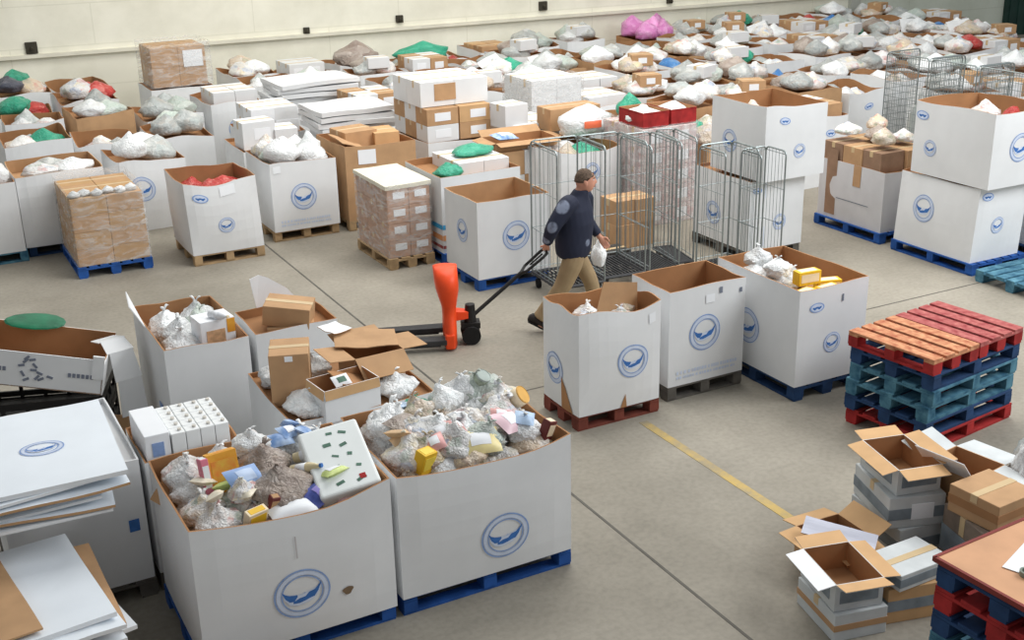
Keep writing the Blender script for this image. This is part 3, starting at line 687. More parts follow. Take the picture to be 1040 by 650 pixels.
# ------------------------------------------------------------------ left foreground: flattened cartons, trays, tall boxes
def left_front():
    fm = mat('white_sheet', srgb(232, 238, 244), .6, .03, 3.)
    pallet('dark pallet under the white box beside the flattened cartons', (.72, 8.2, 0), P2, wood_grey, 1.2, .9)
    t, sh = pallet_box('white pallet box half hidden under the pile of flattened cartons', .28, 7.6, .88, 1.2, .9, fill=.86, bulge=.02, seed=6, mi=white_card, prints=[('P', 0, .9, .43, .07, .09, blue_dark, 'printed_mark')])
    # pile of flattened cartons lying across that box
    r = random.Random(3); z = 1.056
    for k in range(7):
        last = k == 6
        if last: sheet('flattened white carton with blue emblem, topmost of the white pile', (.46, 7.62, z), 1.12, 1.2, .03, fm, math.radians(-2), None, None, .012, 9, em=(.12, -.04, .13), edge=white_card)
        else:
            sheet('flattened white carton under the topmost one in the white pile', (.42+r.uniform(-.1, .05), 7.6+r.uniform(-.14, .04), z), 1.08, 1.16, .018, fm if k % 3 else white_card, r.uniform(-.12, .1), 'flattened cartons in the white pile', None, .03, k, edge=kraft if k % 3 == 1 else white_card)
        z += .034 if k < 5 else .03
    # lower pile in front
    pallet('worn pallet under the lower pile of flattened cartons', (.18, 6.62, 0), 0, wood, 1.1, 1.0)
    z = .146
    for k in range(15):
        m = fm if k % 4 != 1 else kraft
        sheet('flattened carton in the lower pile, edges showing', (.1+r.uniform(-.12, .12), 6.62+r.uniform(-.1, .1), z), 1.06, 1.02, .026, m, r.uniform(-.2, .2), 'flattened cartons in the lower pile', None, .03, 20+k, edge=kraft if k % 3 == 1 else white_card); z += .043
    sheet('white flattened carton on top of the lower pile', (.14, 6.68, z), 1.04, 1.06, .03, fm, math.radians(6), None, None, .02, 41, edge=white_card)
    sheet('brown cardboard sheet lying on top of the lower pile', (-.1, 6.62, z+.05), .72, .94, .012, kraft, math.radians(8), None, None, .015, 43)
    carton('crushed brown carton at the foot of the stained front box', (1.72, 5.95, 0), (.36, .3, .26), kraft_light, .3)
    carton('small brown carton beside the foot of the lower pile', (.72, 6.02, 0), (.3, .3, .34), kraft, .2)
    # black crates with a white fruit tray box on top
    t = thing('plastic_crate', 'black plastic crate stack under the white open tray', 'crate', (.9, 10.2, 0), math.radians(-19))
    for k in range(3):
        q = MB(); z0 = .02+k*.205
        q.box((0, 0, z0+.01), (1.0, .66, .02))
        for s in (-1, 1):
            q.box((0, s*.32, z0+.2), (1.0, .02, .06)); q.box((0, s*.32, z0+.06), (1.0, .02, .05)); q.box((s*.49, 0, z0+.2), (.02, .66, .06)); q.box((s*.49, 0, z0+.06), (.02, .66, .05))
            for i in range(6): q.box((-.49+i*.196, s*.32, z0+.12), (.03, .022, .2))
            for i in range(4): q.box((s*.49, -.3+i*.2, z0+.12), (.022, .03, .2))
        q.build('crate_tier', black_plastic, t)
    zt = .79
    t = thing('fruit_tray', 'white open cardboard tray with brown inside on black crates', 'tray', (.9, 10.2, zt), 0, None, (0, math.radians(12), math.radians(-19)))
    w, d, h = 1.02, .68, .34; b = MB()
    b.box((0, 0, .005), (w, d, .01), mi=1)
    b.hexa([(-w/2, -d/2, 0), (w/2, -d/2, 0), (w/2, -d/2+.01, 0), (-w/2, -d/2+.01, 0), (-w/2, -d/2, h*.9), (w/2, -d/2, h*.9), (w/2, -d/2+.01, h*.9), (-w/2, -d/2+.01, h*.9)], 0)
    b.box((0, d/2-.005, .15), (w, .01, .3), mi=1); b.box((0, d/2+.004, .15), (w, .008, .3), mi=0)
    for s in (-1, 1):
        b.box((s*(w/2-.005), 0, .14), (.01, d, .28), mi=1); b.box((s*(w/2+.003), 0, .14), (.008, d, .28), mi=0)
    b.build('tray_body', [white_card, kraft_dark], t)
    for s in (-1, 1): MB().box((s*(w/2-.04), -d/2+.0, .24), (.09, .02, .2)).build('corner_post', white_card, t)
    p = MB(); rr = random.Random(8)
    for cx in (-.33, .35):
        for k in range(6): p.box((cx-.1+.035*k, -d/2-.003, .15), (.024, .004, .035))
    for k in range(12): p.box((-.02+rr.uniform(-.12, .12), -d/2-.003, .17+rr.uniform(-.1, .1)), (.05, .004, .02), M=Matrix.Rotation(rr.uniform(-1, 1), 4, 'Y'))
    p.build('marking', grey_ink, t)
    g = MB(); g.slab([(-.42, -.06, .26), (.2, .02, .27), (.12, .3, .36), (-.44, .24, .3)], .05); o = g.build('green_tarp', green_dark, None, (.95, 10.42, zt+.0), (0, math.radians(12), math.radians(-19)))
    sv = o.modifiers.new('s', 'SUBSURF'); sv.levels = sv.render_levels = 2
    tag(o, 'crumpled dark green plastic sheet on the back of the white open tray', 'sheet')
    # leaning bent white cardboard flap right of the tray
    mb = MB(); pr = [(1.4, 10.2, 1.0), (1.46, 10.05, 1.03), (1.5, 9.92, .96), (1.53, 9.86, .72), (1.54, 9.84, .4)]
    for a, c in zip(pr, pr[1:]):
        a, c = Vector(a), Vector(c); s = Vector((.2, .05, 0))
        mb.slab([a-s*.5, a+s*.5, c+s*.55, c-s*.6], .008)
    tag(mb.build('cardboard_flap', white_card), 'bent white cardboard flap leaning right of the open tray', 'flap')
    tag(MB().slab([(1.32, 9.92, 0), (1.62, 9.84, 0), (1.62, 9.86, .36), (1.34, 9.94, .4)], .02).build('cardboard_sheet', kraft), 'brown cardboard sheet standing under the bent white flap', 'sheet')
    # tall box with white bags and small carton
    pallet('dark pallet under the tall box beside the open tray', (2.06, 9.95, 0), P2, wood_grey, 1.2, .74)
    t, sh = pallet_box('tall plain white pallet box holding white bags and a printed carton', 1.74, 9.34, .7, 1.2, .96, fill=.72, bulge=.012, seed=7, rim=.02, prints=[('P', 3, .72, .3, .12, .16, blue_mid, 'printed_mark')])
    mb = MB(); mb.slab([(0, 1.0, .95), (0, .66, .95), (-.1, .72, 1.14), (-.08, .9, 1.22)], .008); mb.build('corner_flap', white_card, t)
    for x, y, c, s in ((1.95, 9.62, 'white', .34), (2.0, 9.9, 'white', .36), (1.92, 10.2, 'white', .34), (2.22, 10.05, 'pale green', .34), (2.25, 10.3, 'white', .34)):
        bag(f'{c} bag heaped in the tall plain white box', c, (x, y, .89), (s, s, .28), group='bags in the tall plain box '+c)
    carton('white printed carton with orange corner standing in the tall plain box', (2.22, 9.62, .87), (.3, .24, .36), paper, .1, lab=None, tape=False, stripe=None, name='printed_carton')
    o = bpy.data.objects[[q.name for q in bpy.data.objects if q.name.startswith('printed_carton')][-1]]
    MB().box((-.02, -.122, .2), (.16, .004, .15)).build('printed_panel', mat('pack_tan', srgb(206, 166, 128), .6, .3, 16.), o)
    MB().box((.115, -.122, .29), (.068, .004, .12)).build('orange_corner', mat('pack_orange', (1, 1, 1)), o)
    bottle('white capped bottle lying on top of the printed carton', (2.2, 9.6, 1.26), .035, .2, paper, mat('pack_cream', (1, 1, 1)), paper, (PI/2, 0, .6))
    # next white box with raised flap
    pallet('dark half pallet under the white box with raised flap', (2.86, 9.65, 0), 0, wood_grey, .74, .6)
    t, sh = pallet_box('white pallet box with one tall raised flap, holding brown cartons', 2.5, 9.34, .72, .62, .96, fill=.88, bulge=.01, seed=8, rim=.015)
    mb = MB(); mb.slab([(.2, .62, .94), (.6, .62, .94), (.5, .66, 1.08), (.34, .68, 1.2)], .008); mb.slab([(.2, .62, .94), (.34, .68, 1.2), (.26, .68, 1.24), (.17, .66, 1.22)], .008)
    mb.build('raised_flap', white_card, t)
    # box behind the bag box carrying the brown cartons
    pallet('dark pallet under the box of brown cartons', (2.86, 8.45, 0), 0, wood_grey, 1.2, 1.0)
    t, sh = pallet_box('white pallet box full of brown cartons behind the two front boxes', 2.3, 7.85, 1.15, 1.1, .78, fill=.74, bulge=.02, seed=9, rim=.01)
    carton('upright brown carton with white tag on the box behind the front boxes', (2.5, 8.42, .885), (.3, .36, .42), kraft, -.35, lab=(.0, .92, .2, .1))
    carton('brown taped carton behind the upright brown carton', (2.86, 9.56, 1.08), (.4, .3, .18), kraft, -.5, rot=(.05, .12, -.5))
    carton('flat plain brown carton under the taped one', (2.88, 9.58, 1.026), (.4, .36, .05), kraft, -.3, tape=False)
    open_carton('white open carton with brown inside, standing amid the brown cartons', (2.76, 7.98, .885), (.46, .3, .26), .12, white_card, kraft_light, (172, 175, 168, 170), fl=.25)
    sheet('folded brown flap lying inside the white open carton', (2.84, 8.06, 1.1), .3, .2, .008, kraft_dark, .3, None, (.3, .3, .4), .01, 5, 'cardboard_flap', 'flap')
    pouch('small white paper with green mark inside the white open carton', (2.74, 7.96, 1.14), (.14, .1, .03), paper, (.6, 0, .2), panel=mat('print_green', (1, 1, 1)))
    open_carton('brown open carton with lifted lids, right of the upright carton', (3.14, 8.36, .885), (.42, .34, .3), .05, kraft, kraft, (125, 92, 80, 84), fl=.6)
    sheet('white sheet of paper on the lifted carton lids', (2.98, 8.72, 1.26), .22, .18, .006, paper, .4, None, (.15, .1, .5), .02, 6, 'paper_sheet', 'paper')
    sheet('loose brown carton lid resting across the open brown carton', (3.16, 8.52, 1.2), .5, .34, .008, kraft, -.35, None, (.06, .06, -.3), .03, 8, 'cardboard_piece', 'cardboard')
    bag('white bag tucked in front of the upright brown carton', 'white', (2.44, 8.04, .885), (.4, .34, .2))
    for i, (x, y) in enumerate(((2.46, 8.72), (2.76, 8.74), (3.2, 8.04), (3.24, 8.74))): bag('white bag between the brown cartons behind the front boxes', 'white', (x, y, .885), (.36, .34, .2), group='white bags between the brown cartons')
    # milk packs in box behind the stained box
    pallet('dark half pallet under the box of wrapped milk packs', (1.53, 7.93, 0), 0, wood_grey, .66, .62)
    t, sh = pallet_box('white pallet box of shrink-wrapped milk packs behind the stained box', 1.2, 7.62, .66, .62, .86, fill=.8, bulge=.015, seed=10, rim=.02)
    mw = mat('milk_white', srgb(238, 240, 240), .4, .03, 6.); mc = mat('milk_cap', srgb(210, 205, 196), .5, .05, 6.)
    carton('plain white carton beside the milk packs, behind the stained box', (1.31, 7.92, .945), (.17, .5, .22), paper, .0, tape=False)
    for j in range(5):
        for i in range(4):
            brick('white milk pack in the block behind the stained box', (1.452+.1*i, 7.71+.1*j, .945), (.096, .096, .2), mw, 0, 'milk packs behind the stained box', name='milk_pack', cat='pack', cap=mc)
    o = [q for q in bpy.data.objects if q.get('label', '').startswith('plain white carton beside')][0]
    MB().box((0, -.252, .11), (.08, .004, .1)).build('printed_panel', blue_mid, o)
left_front()

# ------------------------------------------------------------------ right: pallet stack, open cartons, board on pallets
def right_front():
    rz = math.radians(7); z = 0; mats = [wood_red, wood_navy, wood_teal, wood_teal, wood_navy]
    cx, cy = 7.83, 6.95
    words = ['red pallet at the bottom of the tall pallet stack', 'dark blue pallet second from bottom of the pallet stack', 'teal pallet in the middle of the pallet stack', 'teal pallet under the top pallets of the stack, second from the top', 'navy pallet just under the worn top of the pallet stack']
    for k in range(5):
        pallet(words[k], (cx+RND.uniform(-.02, .02), cy+RND.uniform(-.02, .02), z), rz+RND.uniform(-.02, .02), mats[k], 1.2, .86); z += .145
    pallet('worn orange half pallet on top of the pallet stack, nearer half', (cx-.31, cy-.038, z), rz+P2, wood_red, .88, .61, deck=wood_orange)
    pallet('faded red half pallet on top of the pallet stack, farther half', (cx+.31, cy+.038, z), rz+P2, wood_red, .88, .61, deck=wood_pink)
    # open cartons
    pr = mat('print_greyblue', srgb(128, 138, 146), .7, .25, 8.); pw = mat('carton_whitish', srgb(200, 204, 205), .7, .1, 6.)
    a = math.radians(-14)
    carton('printed grey carton at the bottom of the open carton tower', (6.1, 5.56, 0), (.44, .58, .28), pw, a+.1, stripe=[(.5, .3, pr)])
    carton('grey printed carton in the middle of the open carton tower', (6.06, 5.56, .284), (.42, .56, .24), pw, a-.08, lab=(.1, .5, .4, .5), stripe=[(.45, .35, pr)])
    open_carton('open brown-lined carton on top of the carton tower', (6.06, 5.57, .528), (.34, .5, .2), a, pw, kraft_light, (100, 80, 80, 100), fl=.36, band=pr)
    carton('printed carton under the front open carton with white flap', (5.06, 5.03, 0), (.38, .48, .2), pw, a+.03, stripe=[(.5, .22, kraft)])
    open_carton('open carton with one white flap, lowest at the front', (5.06, 5.05, .204), (.34, .46, .2), a, pw, kraft_light, (80, 95, 80, 100), fl=.36, band=pr, flm=(None, None, None, paper))
    open_carton('open dark-sided carton between carton tower and front carton', (5.44, 5.52, 0), (.38, .4, .28), a+.2, kraft, kraft_light, (100, 60, 100, 95), fl=.4)
    sheet('lilac-white cardboard flap across the carton between tower and front', (5.38, 5.42, .33), .5, .16, .01, mat('lilac_card', srgb(206, 208, 222), .6, .05, 5.), 0, None, (.35, .1, -.9), .01, 5, 'cardboard_flap', 'flap')
    carton('long printed carton beside the front open carton', (5.54, 4.92, 0), (.5, .34, .26), kraft_light, a, stripe=[(.5, .3, pr)])
    carton('flat printed carton on the long printed carton', (5.52, 4.92, .264), (.46, .32, .12), pw, a+.25, stripe=[(.5, .5, pr)])
    carton('brown carton right of the carton tower under leaning white flap', (6.48, 5.36, 0), (.42, .44, .42), kraft, a+.3, lab=(.1, .5, .5, .4))
    open_carton('open carton with white leaning flap right of the carton tower', (6.48, 5.36, .424), (.38, .4, .2), a+.4, kraft, pw, (100, 95, 70, 40), fl=.6, flm=(None, None, None, paper))
    carton('grey printed carton behind the board-topped pallets', (6.25, 4.9, 0), (.44, .44, .5), mat('carton_greybrown', srgb(132, 118, 106), .8, .2, 9.), a, stripe=[(.5, .4, pr)])
    carton('brown printed carton on the grey carton behind the board', (6.24, 4.9, .504), (.4, .4, .2), kraft, a+.3, stripe=[(.5, .3, kraft_dark)])
    bag('crumpled white plastic film beside the leaning white flap', 'white', (6.86, 5.1, .424), (.34, .3, .42), knot=False, name='plastic_film', cat='film')
    carton('brown carton under the crumpled white film', (6.9, 5.08, 0), (.34, .36, .42), kraft, a+.2)
    bag('grey-blue plastic bag beyond the crumpled white film', 'grey', (7.5, 5.5, 0), (.5, .44, .7), knot=False)
    # pallets with board and papers
    z = 0; ms = [wood_navy, wood_navy, wood_red, wood_navy, wood_teal, wood_navy, wood_red, wood_navy]
    ws = ['bottom dark pallet under the board with papers', 'dark pallet second from the floor under the board with papers', 'lower red pallet in the stack under the board', 'dark pallet midway in the stack under the board', 'teal pallet in the stack under the board with papers', 'dark pallet above the teal one under the board', 'upper red pallet in the stack under the board', 'dark pallet directly under the board with papers']
    a = math.radians(3)
    for k in range(8): pallet(ws[k], (5.24, 3.55, z), a, ms[k], 1.2, .8); z += .145
    t = thing('board', 'tan board with dark red edging on the pallet stack, papers on it', 'board', (5.24, 3.55, z), a)
    bevel(MB().box((0, 0, .012), (1.22, .82, .022)).build('panel', mat('tan_board', srgb(210, 160, 122), .6, .1, 4.), t), .003)
    e = MB(); e.box((0, .412, .012), (1.24, .02, .03)); e.box((0, -.412, .012), (1.24, .02, .03)); e.box((.612, 0, .012), (.02, .82, .03)); e.box((-.612, 0, .012), (.02, .82, .03)); e.build('edging', mat('dark_red_edge', srgb(128, 52, 46), .6, .2, 8.), t)
    sheet('larger white paper lying on the tan board', (5.02, 3.62, z+.026), .32, .24, .003, paper, .35, None, None, .0, 1, 'paper_sheet', 'paper', edge=paper)
    sheet('second white paper overlapping the larger one on the board', (5.22, 3.62, z+.031), .3, .22, .003, paper, -.15, None, None, .0, 2, 'paper_sheet', 'paper', edge=paper)
    t = thing('tape_roll', 'small greenish roll of tape beside the papers on the board', 'tape', (4.88, 3.56, z+.026))
    MB().lathe([(.028, 0), (.04, 0), (.04, .025), (.028, .025), (.028, 0)], 20).build('roll', mat('tape_green', srgb(130, 140, 128), .4, .1, 9.), t)
    tag(bevel(MB().box((0, 0, .03), (.2, .14, .06)).build('cardboard_tray', kraft_dark, None, (5.3, 3.38, z+.026), (0, 0, .3))), 'small dark brown cardboard tray on the board edge', 'tray')
right_front()
# ------------------------------------------------------------------ first row of boxes across the aisle and the loaded pallets
ORD = ['first', 'second', 'third', 'fourth', 'fifth', 'sixth', 'seventh', 'eighth', 'ninth', 'tenth', 'eleventh', 'twelfth', 'thirteenth', 'fourteenth', 'fifteenth', 'sixteenth', 'seventeenth', 'eighteenth', 'nineteenth', 'twentieth', 'twenty-first', 'twenty-second']
def heap(x, y, z, W, D, cols, ref, n=5, size=.5, up=.1, hh=.36):
    """grocery bags filling the mouth of a box whose near-left corner is (x, y)"""
    spots = {3: ((.3, .35), (.72, .4), (.5, .75)), 4: ((.27, .3), (.75, .28), (.28, .74), (.74, .72)), 5: ((.25, .25), (.76, .27), (.5, .52), (.26, .78), (.76, .76)), 6: ((.26, .2), (.75, .2), (.26, .52), (.74, .5), (.27, .82), (.74, .82))}[n]
    for i, (a, b) in enumerate(spots):
        c = cols[i % len(cols)]
        s = size*RND.uniform(.85, 1.12)
        art = {'beige': 'beige bag', 'clear': 'see-through grocery bag', 'brownish': 'grey-brown sack', 'dark': 'dark bag'}.get(c, c+' grocery bag')
        bag(f'{art} heaped in {ref}', c, (x+a*W+RND.uniform(-.04, .04), y+b*D+RND.uniform(-.04, .04), z+RND.uniform(.02, up+.03)), (s, s*RND.uniform(.85, 1.1), hh*RND.uniform(.8, 1.1)), group=f'{c} bags in {ref}', near=False, tilt=.08, name='plastic_bag')

def tower(x, y, z, nx, ny, nz, d, mats, label, group, rz=0, lab=None, gap=.004, proto=None, stripe=None, jitter=0., name='cardboard_carton'):
    """stacked cartons, each an object; copies of one proto per material"""
    ps = {}
    c, s = math.cos(rz), math.sin(rz); n = 0
    for k in range(nz):
        for j in range(ny):
            for i in range(nx):
                if 0 < i < nx-1 and 0 < j < ny-1 and k < nz-1: continue
                m = mats[(i*7+j*3+k*5) % len(mats)]
                lx, ly = (i+.5)*(d[0]+gap)+RND.uniform(-jitter, jitter), (j+.5)*(d[1]+gap)+RND.uniform(-jitter, jitter)
                p = (x+lx*c-ly*s, y+lx*s+ly*c, z+k*(d[2]+.002))
                if m.name not in ps: ps[m.name] = carton(label, p, d, m, rz, group, lab=lab, stripe=stripe, name=name)
                else: dup(ps[m.name], p, rz+RND.uniform(-jitter, jitter), label, group)
                n += 1
def first_row():
    # from the left
    pallet('teal pallet under the white box beside the carton-stacked pallet', (1.08, 16.95, 0), 0, wood_teal, .84, 1.1)
    pallet_box('white pallet box left of the carton-stacked blue pallet, at the end of its row', .62, 16.4, .86, 1.1, .9, fill=.8, bulge=.02, seed=11)
    heap(.62, 16.4, .92, .86, 1.1, ['clear', 'white', 'beige', 'clear'], 'the white box at the left end of its row', 5, .42)
    pallet('dark pallet under the white box behind the carton-stacked blue pallet', (1.98, 17.1, 0), 0, wood_navy, .9, 1.1)
    pallet_box('round-sided open white box right behind the cartons on the blue pallet', 1.5, 16.5, 1.1, 1.1, .96, fill=.78, bulge=.09, seed=12, mi=kraft)
    heap(1.5, 16.5, .93, 1.1, 1.1, ['clear', 'white', 'grey'], 'the round-sided box behind the blue pallet', 3, .5, .04, .2)
    pallet('bright blue pallet carrying the shrink-wrapped brown cartons', (2.39, 15.82, 0), P2, wood_blue, 1.2, .92)
    tower(1.95, 15.24, .146, 2, 3, 4, (.436, .38, .215), [kraft, mat('kraft_printed', srgb(186, 148, 104), .8, .08, 7.)], 'brown carton shrink-wrapped on the bright blue pallet', 'brown cartons on the blue pallet', lab=None)
    for i in range(6):
        bag('small white packet on top of the cartons on the blue pallet', 'white', (2.02+.14*i, 15.32+.05*(i % 2), 1.016), (.15, .15, .09), group='small packets on the carton stack', near=False)
    film('clear stretch film round the brown cartons on the blue pallet', 1.935, 15.225, .15, .91, 1.19, .95, 3)
    pallet('raw wood pallet under the white box with red packs', (3.78, 15.45, 0), 0, wood, .92, 1.0)
    pallet_box('bulging white pallet box showing red packs, next to the carton-stacked pallet', 3.31, 14.95, .93, 1.0, .93, fill=.58, bulge=.06, lean=(-.03, .02), dip={0: .05}, rim=.03, seed=13, mi=kraft_dark,
        prints=[('O', 0, .2, .76, .1), ('E', 0, .5, .38, .105), ('P', 0, .58, .84, .2, .13, paper)])
    heap(3.31, 14.95, .7, .93, 1.0, ['red', 'white', 'red', 'red'], 'the white box beside the carton-stacked pallet', 5, .42, hh=.24)
    pallet('raw wood pallet under the white box with large emblem and text', (5.0, 15.95, 0), 0, wood, .92, 1.0)
    pallet_box('white pallet box with large emblem and text line, heaped with white bags', 4.54, 15.42, .93, 1.1, .93, fill=.76, bulge=.012, seed=14, prints=[('E', 0, .47, .45, .18), ('T', 0, .48, .13, .7), ('P', 0, .1, .84, .1, .09, paper)])
    heap(4.54, 15.42, .9, .93, 1.1, ['white', 'white', 'pale green', 'white', 'clear'], 'the white box with large emblem and text', 6, .44, .14)
    bag('pointed white paper bag standing at the right of that emblem and text box', 'white', (5.24, 15.8, 1.0), (.36, .3, .42), near=False)
    # brown pallet box with open flaps
    pallet('raw wood pallet under the big brown cardboard pallet box', (6.1, 15.95, 0), 0, wood, 1.0, 1.1)
    t, sh = pallet_box('big brown cardboard pallet box with white label and open lids', 5.6, 15.4, 1.05, 1.15, 1.03, fill=.9, bulge=.012, seed=15, mo=kraft, mi=kraft_dark, prints=[('P', 0, .3, .88, .26, .2, paper)])
    carton('closed brown carton with slanted lid on the big brown pallet box', (6.0, 16.1, 1.05), (.5, .5, .24), kraft, .1)
    carton('brown carton at the right inside the big brown pallet box', (6.4, 16.0, 1.05), (.36, .5, .2), kraft_light, -.1)
    sheet('loose brown lid flap on the left of the big brown pallet box', (5.78, 15.75, 1.18), .4, .5, .01, kraft, .1, None, (.1, .35, .1), .02, 4, 'cardboard_piece', 'cardboard')
    # shrink-wrapped printed cartons
    pallet('raw wood pallet under the printed cartons wrapped in film', (5.7, 14.02, 0), P2, wood, 1.1, .62)
    kb = mat('kraft_rosy', srgb(186, 148, 124), .8, .1, 6.)
    tower(5.41, 13.5, .146, 2, 3, 4, (.287, .345, .218), [kb], 'printed brown carton wrapped in film, near the orange pallet truck', 'film-wrapped printed cartons', lab=(.05, .62, .55, .4))
    sheet('cream cardboard cover sheet on the film-wrapped printed cartons', (5.7, 14.03, 1.03), .62, 1.08, .05, mat('cream_card', srgb(226, 220, 200), .5, .05, 4.), 0, None, None, .01, 2, 'cover_sheet', 'sheet', edge=mat('cream_card', (1, 1, 1)))
    film('cloudy stretch film round the printed cartons by the pallet truck', 5.395, 13.485, .15, .61, 1.075, .93, 6)
    # milk case stack and open white box
    pallet('blue pallet under the tall white stack with blue and orange bands', (6.62, 13.9, 0), P2, wood_blue, 1.2, 1.1)
    ob = mat('band_orange', srgb(226, 160, 110), .6, .1, 6.); bb = mat('band_blue', srgb(70, 165, 215), .6, .1, 6.)
    t, sh = pallet_box('tall white display box with blue and orange bands, topped with green film', 6.08, 13.35, 1.12, 1.1, .98, fill=.9, bulge=.006, seed=16, rim=.01)
    for zz, hh, m in ((.34, .06, bb), (.2, .07, ob), (.08, .04, wood_pink)):
        mb = MB()
        for sd in (0, 3): mb.add([sh.pos(sd, q, zz/.98+d/.98, .005) for d in (-hh/2, hh/2) for q in (0.0, .25, .5, .75, 1.0)], [(i, i+1, 6+i, 5+i) for i in range(4)])
        mb.build('colour_band', m, t)
    patch(sh, 3, .45, .66, .22, .12, kraft, t, 'printed_panel')
    tower(6.45, 13.6, 1.046, 2, 2, 1, (.36, .4, .16), [white_card], 'white carton layer on the tall display box with colour bands', 'white cartons on the banded display box')
    bag('green plastic film on the left of the banded display box', 'green', (6.24, 13.62, 1.04), (.34, .4, .22), near=False, knot=False)
    bag('long flat green plastic film on the white cartons behind the open box', 'green', (6.85, 14.0, 1.21), (.6, .45, .15), rz=.2, near=False, knot=False)
    pallet('blue pallet under the open white box right behind the walking man', (6.46, 12.6, 0), 0, wood_blue, .96, .86)
    pallet_box('open empty white pallet box with emblem, left of the walking man', 5.98, 12.16, .97, .88, .94, fill=.3, bulge=.008, seed=17, rim=.015, mi=kraft, prints=[('E', 0, .52, .48, .18), ('E', 3, .55, .52, .14)])
first_row()

# ------------------------------------------------------------------ right hand boxes along the far aisle
def right_row():
    pallet('dark pallet under the two stacked boxes by the roll cages', (9.75, 11.95, 0), 0, wood_grey, .84, 1.15)
    pallet_box('lower white box by the roll cages, another box standing on it', 9.33, 11.36, .85, 1.15, .9, fill=.85, bulge=.012, seed=18, z=.144, prints=[('E', 3, .38, .36, .15), ('E', 0, .55, .33, .1), ('O', 0, .12, .78, .07), ('P', 0, .27, .5, .01, .9, blue_pale, 'fold_line')])
    pallet_box('upper white box standing on the lower box by the roll cages', 9.38, 11.2, .95, 1.05, .9, fill=.45, bulge=.012, seed=19, z=1.062, rim=.02, mi=kraft_dark, prints=[('E', 3, .37, .4, .14), ('O', 0, .3, .72, .08), ('E', 0, .56, .34, .09)])
    bag('pale pink bag just visible at the back of the upper stacked box', 'beige', (9.8, 12.0, 1.52), (.5, .4, .42), near=False)
    # row along the aisle
    pallet('blue pallet under the brown cartons at the aisle edge', (11.72, 11.72, 0), P2, wood_blue, 1.25, .9)
    t, sh = pallet_box('white-sided pallet box under dark brown cartons at the aisle edge', 11.3, 11.12, .86, 1.2, .8, fill=.76, bulge=.012, seed=20, mo=mat('white_dull', srgb(205, 204, 206), .7, .05, 4.), prints=[('P', 3, .2, .5, .2, .9, mat('kraft_dull', srgb(150, 120, 98), .8, .15, 6.), 'kraft_panel'), ('P', 3, .55, .3, .6, .01, grey_ink, 'fold_line'), ('P', 3, .6, .66, .14, .28, kraft, 'kraft_panel')])
    tower(11.32, 11.2, .91, 2, 3, 1, (.4, .36, .26), [mat('kraft_dull', (1, 1, 1)), kraft], 'dull brown carton on the box at the aisle edge', 'dull brown cartons at the aisle edge', jitter=.03)
    heap(11.35, 11.2, 1.17, .8, 1.1, ['beige', 'clear', 'brownish', 'clear'], 'the carton stack at the aisle edge', 5, .34, hh=.2)
    pallet('blue pallet under the two big stacked boxes by the aisle', (11.72, 10.22, 0), P2, wood_blue, 1.32, .92)
    pallet_box('lower of two big stacked white boxes at the aisle corner', 11.28, 9.62, .82, 1.24, .9, fill=.85, bulge=.03, seed=21, prints=[('E', 3, .36, .50, .17), ('O', 0, .16, .8, .09), ('E', 0, .42, .43, .1)], lean=(.05, .0))
    pallet_box('upper of two big stacked white boxes at the aisle corner', 11.3, 9.5, 1.05, 1.2, .88, fill=.5, bulge=.02, seed=22, z=1.064, rim=.02, mi=kraft_dark, prints=[('O', 3, .1, .72, .1), ('E', 3, .24, .34, .1), ('E', 0, .42, .46, .17)])
    bag('pale blue bag in the upper box at the aisle corner', 'clear', (12.05, 10.3, 1.58), (.4, .4, .38), near=False)
    bag('red bag at the right of the upper box at the aisle corner', 'red', (12.12, 9.95, 1.58), (.3, .3, .36), near=False)
    pallet('dark pallet under the white box right of the aisle corner', (12.86, 10.2, 0), P2, wood_navy, 1.2, .9)
    pallet_box('white pallet box right of the stacked boxes at the aisle corner', 12.46, 9.6, .85, 1.2, .94, fill=.7, bulge=.012, seed=23)
    pallet('empty blue pallet lying in front of the two big stacked boxes', (11.78, 8.93, 0), 0, wood_teal, 1.2, 1.0)
    bag('red bag on the floor behind the two boxes by the roll cages', 'red', (10.75, 12.6, 0), (.3, .3, .3), near=False)
right_row()

